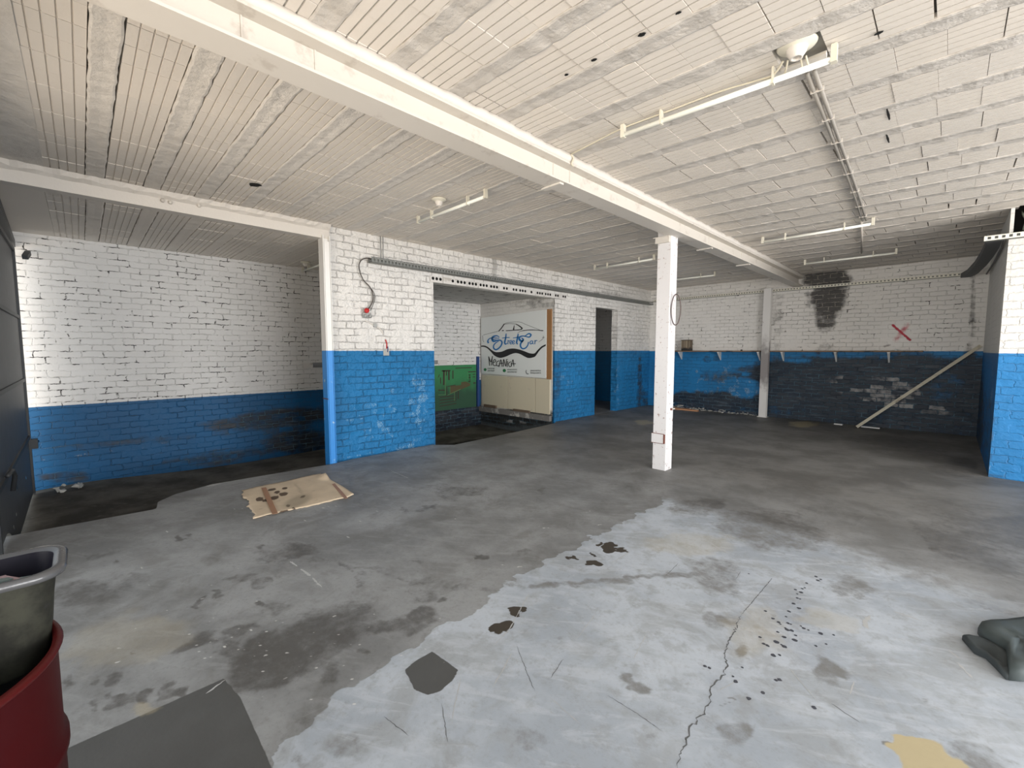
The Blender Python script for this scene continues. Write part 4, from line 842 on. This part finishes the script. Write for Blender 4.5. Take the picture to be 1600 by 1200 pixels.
t1 = [onz(*p, 0)[:2] for p in ((1503,1000),(1512,999),(1530,1001),(1550,1009),(1572,1020),(1590,1040),(1586,1064),(1572,1063),(1555,1045),(1540,1030),(1522,1022))]
heap(t1, .025, 'flap').build('lower_flap', TARP, tp)
q = [onz(*p, 0)[:2] for p in ((1527,990),(1530,983),(1545,978),(1570,977),(1600,976),(1660,980),(1720,1000),(1720,1050),(1660,1070),(1600,1066),(1576,1064),(1573,1045),(1571,1024),(1555,1014),(1536,1004))]
heap(q, .06, 'top').build('upper_fold', simple('grey_green_tarp_top', (.065,.083,.085), .6, 0, .4, 4, .15), tp)

# ------------------------------------------------------------------ RED DRUM, CUT TUB, SCRAP
dc = (-1.42, -.365)
RED = simple('red_drum_paint', (.05,.003,.004), .45, 0, .35, 6, .08, dirt=(.04,.003,.004), dirt_amt=.3, dscale=4, spec=.12)
d = empty('oil_drum', (*dc, 0), 'red steel drum at the left edge of the floor under the cut-open tub', 'drum')
R0 = .29; m = MB()
m.lathe([(0,.004),(R0-.01,.004),(R0,.012),(R0,.28),(R0+.008,.29),(R0+.008,.305),(R0,.315),(R0,.58),(R0+.008,.59),(R0+.008,.605),(R0,.615),(R0,.828)], (*dc,0), 64); m.build('body', RED, d)
m = MB(); m.lathe([(R0-.004,.828),(R0-.004,.70),(0,.70)], (*dc,0), 48); m.build('inside', BLACK, d)  # interior coloured black to stand for the shade inside the drum
m = MB(); m.lathe([(R0-.004,.825),(R0+.007,.829),(R0+.010,.836),(R0+.006,.843),(R0-.004,.844),(R0-.008,.836),(R0-.004,.825)], (*dc,0), 64); m.build('rim', simple('worn_red_rim', (.075,.006,.006), .4, spec=.2), d)
s = NT('grimy_plastic'); P = s.obj(); n1 = s.noise(P, 9, 5, .65); n2 = s.noise(P, 30, 5)
col = s.mix(s.step(n1, .4, .65), (.042,.043,.033), (.02,.02,.017)); col = s.mix(s.step(n2, .62, .75), col, (.03,.03,.028)); GRIME = s.out(col, .65, 0.0, s.bump(n2, .15, .004), .12)
RIMM = simple('grey_tub_rim', (.12,.122,.128), .22, .2, .3, 20); INS = simple('black_tub_inside', (.015,.014,.022), .35)
def rrect(hx, hy, r, n=6):
    out = []
    for cx, cy, a0 in ((hx-r,hy-r,0),(-hx+r,hy-r,90),(-hx+r,-hy+r,180),(hx-r,-hy+r,270)):
        for k in range(n+1): a = math.radians(a0+90*k/n); out.append((cx+r*math.cos(a), cy+r*math.sin(a)))
    return out
tc = (-1.505, -.335)
tb = empty('cut_tub', (*tc, .77), 'grimy grey cut-open plastic tub sitting in the top of the red drum', 'tub')
def loft(levels, mat, name, par):
    rings = [[(tc[0]+x, tc[1]+y, z) for x, y in rrect(hx, hy, r)] for hx, hy, r, z in levels]; n = len(rings[0]); m = MB()
    m.add([p for r in rings for p in r], [(r*n+i, r*n+(i+1) % n, (r+1)*n+(i+1) % n, (r+1)*n+i) for r in range(len(rings)-1) for i in range(n)], True)
    return m, n, len(rings)
m, n, k = loft([(.080,.23,.05,.77),(.088,.245,.05,.78),(.092,.255,.05,.9),(.096,.265,.05,.985)], GRIME, 'body', tb); m.add([(tc[0]+x, tc[1]+y, .77) for x, y in rrect(.080,.23,.05)], [tuple(range(28))]); m.build('body', GRIME, tb)
m, n, k = loft([(.096,.265,.05,.98),(.108,.281,.056,.984),(.111,.284,.058,.994),(.105,.278,.055,1.002),(.095,.267,.05,1.002),(.089,.259,.045,.995)], RIMM, 'rim', tb); m.build('rim', RIMM, tb)
m, n, k = loft([(.089,.259,.045,.995),(.083,.250,.045,.90)], INS, 'in', tb); m.add([(tc[0]+x, tc[1]+y, .90) for x, y in rrect(.083,.250,.045)], [tuple(range(28))]); m.build('lining', INS, tb)
TEAL = simple('teal_metal_scrap', (.30,.40,.40), .3, .6, .3, 30)
for i, (x, y, rz, l, lab) in enumerate(((-1.345,-.13,.5,.11,'small teal metal strip in the tub nearest its corner'),(-1.37,-.165,-.4,.09,'crumpled pinkish scrap in the middle of the tub rubbish'),(-1.335,-.20,.9,.12,'pale teal strip lying crosswise in the tub rubbish'),(-1.37,-.24,.2,.1,'grey scrap plate at the back of the tub rubbish'))):
    m = MB(); dx, dy = math.cos(rz+1.2)*l/2, math.sin(rz+1.2)*l/2; zz = .955+.006*i; x -= .145
    m.bar((x-dx,y-dy,zz),(x,y,zz+.012),.035,.008); m.bar((x,y,zz+.012),(x+dx,y+dy,zz+.004),.03,.008)
    tag(m.build('metal_scrap', TEAL if i != 1 else simple('pink_scrap', (.35,.25,.27), .5), None, (x,y,zz)), lab, 'scrap', 'scrap in the tub')

# ------------------------------------------------------------------ GATE at the far left
s = NT('dark_gate_sheet'); P = s.pos(); n1 = s.noise(P, 6, 6); col = s.mix(n1, (.055,.06,.065), (.10,.105,.11)); GATE = s.out(col, .5, .2, s.bump(n1, .1, .005)); DARKG = simple('dark_gate_frame', (.05,.055,.06), .5, .2)
g = empty('metal_gate', (-7.8, -.50, -.30), 'dark sheet metal gate leaf with small holes at the left edge', 'gate')
ga = np.array([-7.86,-.515,0]); gb = np.array([-4.75,-.50,0]); gd = (gb-ga); GLn = np.linalg.norm(gd); gd /= GLn
def gz(x, z): p = ga+gd*x; return (p[0], p[1], z)
zb = lambda x: -.27+.28*min(max((x-2.1)/.45, 0), 1)**.6
HO = {(12,4),(12,5),(14,2),(5,3),(16,1)}
m = MB(); nx, nz = 24, 30
for i in range(nx):
    for j in range(nz):
        x0, x1 = GLn*i/nx, GLn*(i+1)/nx
        f = lambda x, jj: zb(x)+.02+(2.68-zb(x)-.02)*jj/nz
        c4 = [gz(x0, f(x0, j)), gz(x1, f(x1, j)), gz(x1, f(x1, j+1)), gz(x0, f(x0, j+1))]
        if (i, j) in HO:
            cc = np.mean(c4, 0); q4 = [tuple(cc+(np.array(p)-cc)*.3) for p in c4]; m.add(c4+q4, [(0,1,5,4),(1,2,6,5),(2,3,7,6),(3,0,4,7)])
        else: m.add(c4, [(0,1,2,3)])
m.build('sheet', GATE, g)
m = MB(); m.bar(gz(0,-.26), gz(0,2.7), .045, .04, (0,1,0)); m.bar(gz(GLn,.01), gz(GLn,2.7), .045, .04, (0,1,0)); m.bar(gz(0,2.69), gz(GLn,2.69), .04, .045)
for z in (.45, 1.15, 1.9): m.bar(gz(0,z), gz(GLn,z), .03, .04)
m.build('frame', DARKG, g)
m = MB(); m.box((-7.905,-.53,.30), (-7.84,-.44,.42)); m.tube([(-7.9,-.48,.36),(-8.06,-.45,.36)], .014, 8); m.build('latch', DARKG, g)
m = MB(); m.tube([gz(2.35,.32)[:1]+(gz(2.35,.32)[1]+.03,.32), gz(2.35,.45)[:1]+(gz(2.35,.45)[1]+.05,.45), gz(2.5,.52)[:1]+(gz(2.5,.52)[1]+.05,.52), gz(2.62,.50)[:1]+(gz(2.62,.50)[1]+.03,.50)], .016, 8); m.build('handle', DARKG, g)
m = MB(); m.bar((-8.08,-.53,2.80),(-5.1,-.44,2.80),.06,.09); m.bar((-8.06,-.40,2.70),(-7.9,-.42,2.62),.05,.05); tag(m.build('gate_rail', DARKG, None, (-6.6,-.5,2.8)), 'dark overhead rail carrying the gate below the front lintel', 'rail')
m = MB()
for i in range(9): chunk(m, (-7.75+random.uniform(-.16,.16), -.22+random.uniform(-.12,.14), ZL+.10+random.uniform(-.02,.05)), random.uniform(.04,.075))
tag(m.build('crumpled_plastic', simple('dirty_white_plastic', (.55,.55,.52), .4), None, (-7.75,-.2,ZL+.05)), 'crumpled whitish plastic lying by the gate at the foot of the blue wall', 'plastic')

# ------------------------------------------------------------------ LIGHT FITTINGS
TUBE = simple('unlit_tube_glass', (.86,.87,.80), .22, 0, .03, 4, .01); CAPM = simple('yellowed_tube_holder', (.74,.71,.60), .45); WIRE = simple('cream_wire', (.66,.62,.50), .5); WIRED = simple('painted_over_wire', (.55,.51,.46), .6)
def fluor(loc, label, rz=0):
    t = empty('fluorescent_tube', loc, label, 'light', 'unlit fluorescent tubes on the ceiling', rz)
    def part(mb, nm, mt): ob = mb.build(nm, mt, None); ob.parent = t; return ob
    m = MB(); m.tube([(-.60,0,-.072),(.60,0,-.072)], .0165, 14); part(m, 'tube', TUBE)
    for sx in (-1, 1):
        m = MB(); m.box((sx*.612-.014,-.017,-.091), (sx*.612+.014,.017,-.001)); part(m, 'end_holder', CAPM)
        m = MB(); m.box((sx*.33-.006,-.02,-.092), (sx*.33+.006,.02,-.001)); part(m, 'clip', CAPM)
    return t
def tz(a, b, z): p, q = onz(*a, z), onz(*b, z); return (p+q)/2, math.atan2(q[1]-p[1], q[0]-p[0])
ft = fluor((-1.13, 2.885, ZC-.004), 'large near fluorescent tube beside the big round ceiling lamp holder', math.atan2(.07, 1.24))
for x, y, z, rz, lab in ((-1.36, 6.97, ZC-.004, -.04, 'fluorescent tube at the end of the ceiling conduit in the right bay'), (-1.30, 9.26, ZC-.004, .0, 'farthest fluorescent tube in the right bay above the soot stain'),
    (-3.98, 2.965, ZC-.004, .0, 'fluorescent tube beside the small lamp holder in the left bay'), (-4.22, 6.975, ZC-.004, -.04, 'fluorescent tube ending behind the middle column'), (-4.10, 9.30, ZC-.004, .03, 'farthest fluorescent tube in the left bay, seen just right of the middle column'),
    (-7.36, 2.80, ZC2-.004, .0, 'fluorescent tube over the low strip, partly behind the end post')):
    copy_thing(ft, (x, y, z), lab, rz)
def rose(loc, label, r=.09):
    t = empty('lamp_holder', loc, label, 'lamp holder')
    m = MB(); m.lathe([(0,.0),(r,0),(r*1.04,-.006),(r*.98,-.013),(r*.7,-.020),(r*.55,-.028)], loc, 36); m.build('dish', CAPM, t)
    m = MB(); m.lathe([(r*.56,-.026),(r*.50,-.048),(r*.36,-.066),(r*.34,-.074),(r*.22,-.074),(r*.20,-.05),(0,-.05)], loc, 28); m.build('socket', PLAST, t)
    return t
r1 = rose((-.665, 2.80, ZC+.012), 'big round porcelain lamp holder in the broken ceiling block above the near tube')
def wire(pts, w, nm, par, mt): m = MB(); m.tube(smooth_line(pts), w, 8); return m.build(nm, mt, par)
zz = ZC-.015
wire([(-.74,2.85,zz-.005),(-.80,2.90,zz-.03),(-.90,2.925,zz-.012),(-1.1,2.905,zz),(-1.4,2.89,zz),(-1.74,2.87,zz),(-2.0,2.90,zz),(-2.27,2.94,zz)], .006, 'wire', r1, WIRE)
wire([(-.72,2.86,zz-.005),(-.745,2.915,zz-.035),(-.79,2.95,zz-.03),(-.86,2.945,zz-.01),(-.95,2.93,zz)], .005, 'wire', r1, WIRE)
wire([(-.635,2.86,zz-.02),(-.63,2.90,zz-.05),(-.62,2.94,zz-.045),(-.61,2.925,zz-.06)], .005, 'wire', r1, WIRE)
wire([(-.66,2.87,zz-.02),(-.66,2.91,zz-.05),(-.67,2.945,zz-.04)], .005, 'wire', r1, WIRE)
m = MB(); m.box((-.78,2.945,ZC-.022), (-.56,2.985,ZC-.006), jit=.005); m.build('mortar_lip', PLAST, r1)
rose((-3.935, 2.80, ZC-.006), 'small round lamp holder beside the left bay tube', .075)
rose((-7.5, 2.68, ZC2-.006), 'dim lamp holder over the low strip beside the tube there', .075)
# conduit pair on the ceiling
cd = empty('ceiling_conduit', (-.76, 5.0, ZC-.03), 'pair of grey conduits crossing the joists from the near tube to the next one', 'conduit')
pts = [(-.672,3.08,ZC-.02),(-.70,3.8,ZC-.022),(-.75,4.98,ZC-.022),(-.795,5.95,ZC-.022),(-.85,6.93,ZC-.022)]
CON = simple('grey_brown_conduit', (.33,.31,.28), .5)
for dx in (0, .034): m = MB(); m.tube([(x+dx,y,z) for x, y, z in pts], .0125, 8); m.build('pipe', CON, cd)
for yy in (3.3, 3.75, 4.2, 4.6, 5.0, 5.6, 6.2, 6.7): x = np.interp(yy, [p[1] for p in pts], [p[0] for p in pts]); m = MB(); m.box((x-.018,yy-.004,ZC-.036), (x+.052,yy+.004,ZC-.006)); m.build('clip', STEEL, cd)
m = MB(); m.tube([(-.87,7.0,ZC-.018),(-1.0,8.2,ZC-.018),(-1.12,9.22,ZC-.018)], .011, 8); tag(m.build('ceiling_wire', WIRED, None, (-1,8,ZC)), 'faint painted-over wire on the ceiling between the two far right tubes', 'wire')
m = MB(); m.tube(smooth_line([(-2.285,2.95,3.112),(-2.275,2.97,3.08),(-2.285,2.96,3.04),(-2.29,2.99,3.03)]), .008, 8); tag(m.build('hanging_wire', WIRE, None, (-2.28,2.96,3.08)), 'short cream wire hanging over the upper edge of the main beam', 'wire')
# wire ring hanging on the column
c0 = np.array([-2.412, 5.20, 1.995]); rv = np.array([.85, .5, 0]); m = MB()
m.tube([tuple(c0+rv*.055*math.cos(t)+np.array([0,0,.185*math.sin(t)])+np.array([.045,-.06,0])) for t in np.linspace(0, 2*math.pi, 40, endpoint=False)], .0065, 8, closed=True)
tag(m.build('wire_ring', simple('brown_wire_ring', (.10,.075,.07), .5), None, tuple(c0)), 'thin oval wire ring hanging on the side of the middle column', 'wire ring')

# ------------------------------------------------------------------ LIGHT
w = bpy.data.worlds.new('daylight'); scn.world = w; w.use_nodes = True; nt = w.node_tree
bg = nt.nodes['Background']; bg.inputs[1].default_value = .7
tcn = nt.nodes.new('ShaderNodeTexCoord'); sx = nt.nodes.new('ShaderNodeSeparateXYZ'); nt.links.new(tcn.outputs['Generated'], sx.inputs[0])
mr = nt.nodes.new('ShaderNodeMapRange'); mr.inputs[1].default_value = -.15; mr.inputs[2].default_value = .15; nt.links.new(sx.outputs[2], mr.inputs[0])
mx_ = nt.nodes.new('ShaderNodeMix'); mx_.data_type = 'RGBA'; mx_.inputs[6].default_value = (1.0,.88,.74,1); mx_.inputs[7].default_value = (.82,.92,1.0,1)
nt.links.new(mr.outputs[0], mx_.inputs[0]); nt.links.new(mx_.outputs[2], bg.inputs[0])
def area(name, loc, tgt, sx, sy, power, col):
    l = bpy.data.lights.new(name, 'AREA'); l.shape = 'RECTANGLE'; l.size = sx; l.size_y = sy; l.energy = power; l.color = col
    o = bpy.data.objects.new(name, l); COL.objects.link(o); o.location = loc
    o.rotation_euler = (Vector(tgt)-Vector(loc)).to_track_quat('-Z', 'Y').to_euler(); return o
area('front_daylight', (-.6, -8.0, 2.2), (-1.0, 6, 1.4), 12.0, 4.0, 520, (.93,.965,1.0))
area('yard_bounce', (-.5, -4.6, -.7), (-1.5, 6.5, 3.1), 12.0, 5.0, 700, (1.0,.86,.70))
area('side_up_fill', (6.0, 3.4, -.5), (-3.5, 9.0, 3.1), 8.0, 4.0, 430, (1.0,.88,.74))  # added fill lamp, brightens the far ceiling from below
area('side_fill', (7.0, 3.6, 1.9), (-4, 8.5, 1.7), 8.0, 3.4, 900, (.97,.98,1.0))  # added fill lamp beyond the right side, brightens the deep room
area('gate_gap_daylight', (-7.95, -1.1, 1.3), (-8.1, .6, 1.2), .25, 2.6, 7, (.85,.93,1.0))

# ------------------------------------------------------------------ CAMERA
cam = bpy.data.cameras.new('camera'); co = bpy.data.objects.new('camera', cam); COL.objects.link(co)
cam.sensor_width = 36; cam.lens = FPX/1600*36; cam.clip_start = .02
scn.cycles.max_bounces = 7; scn.cycles.diffuse_bounces = 5; scn.cycles.glossy_bounces = 2; scn.cycles.transmission_bounces = 0
co.location = EYE; co.rotation_euler = (math.pi/2+PITCH, 0, YAW)
scn.camera = co
scn.view_settings.view_transform = 'Standard'; scn.view_settings.look = 'None'; scn.view_settings.exposure = 0.12
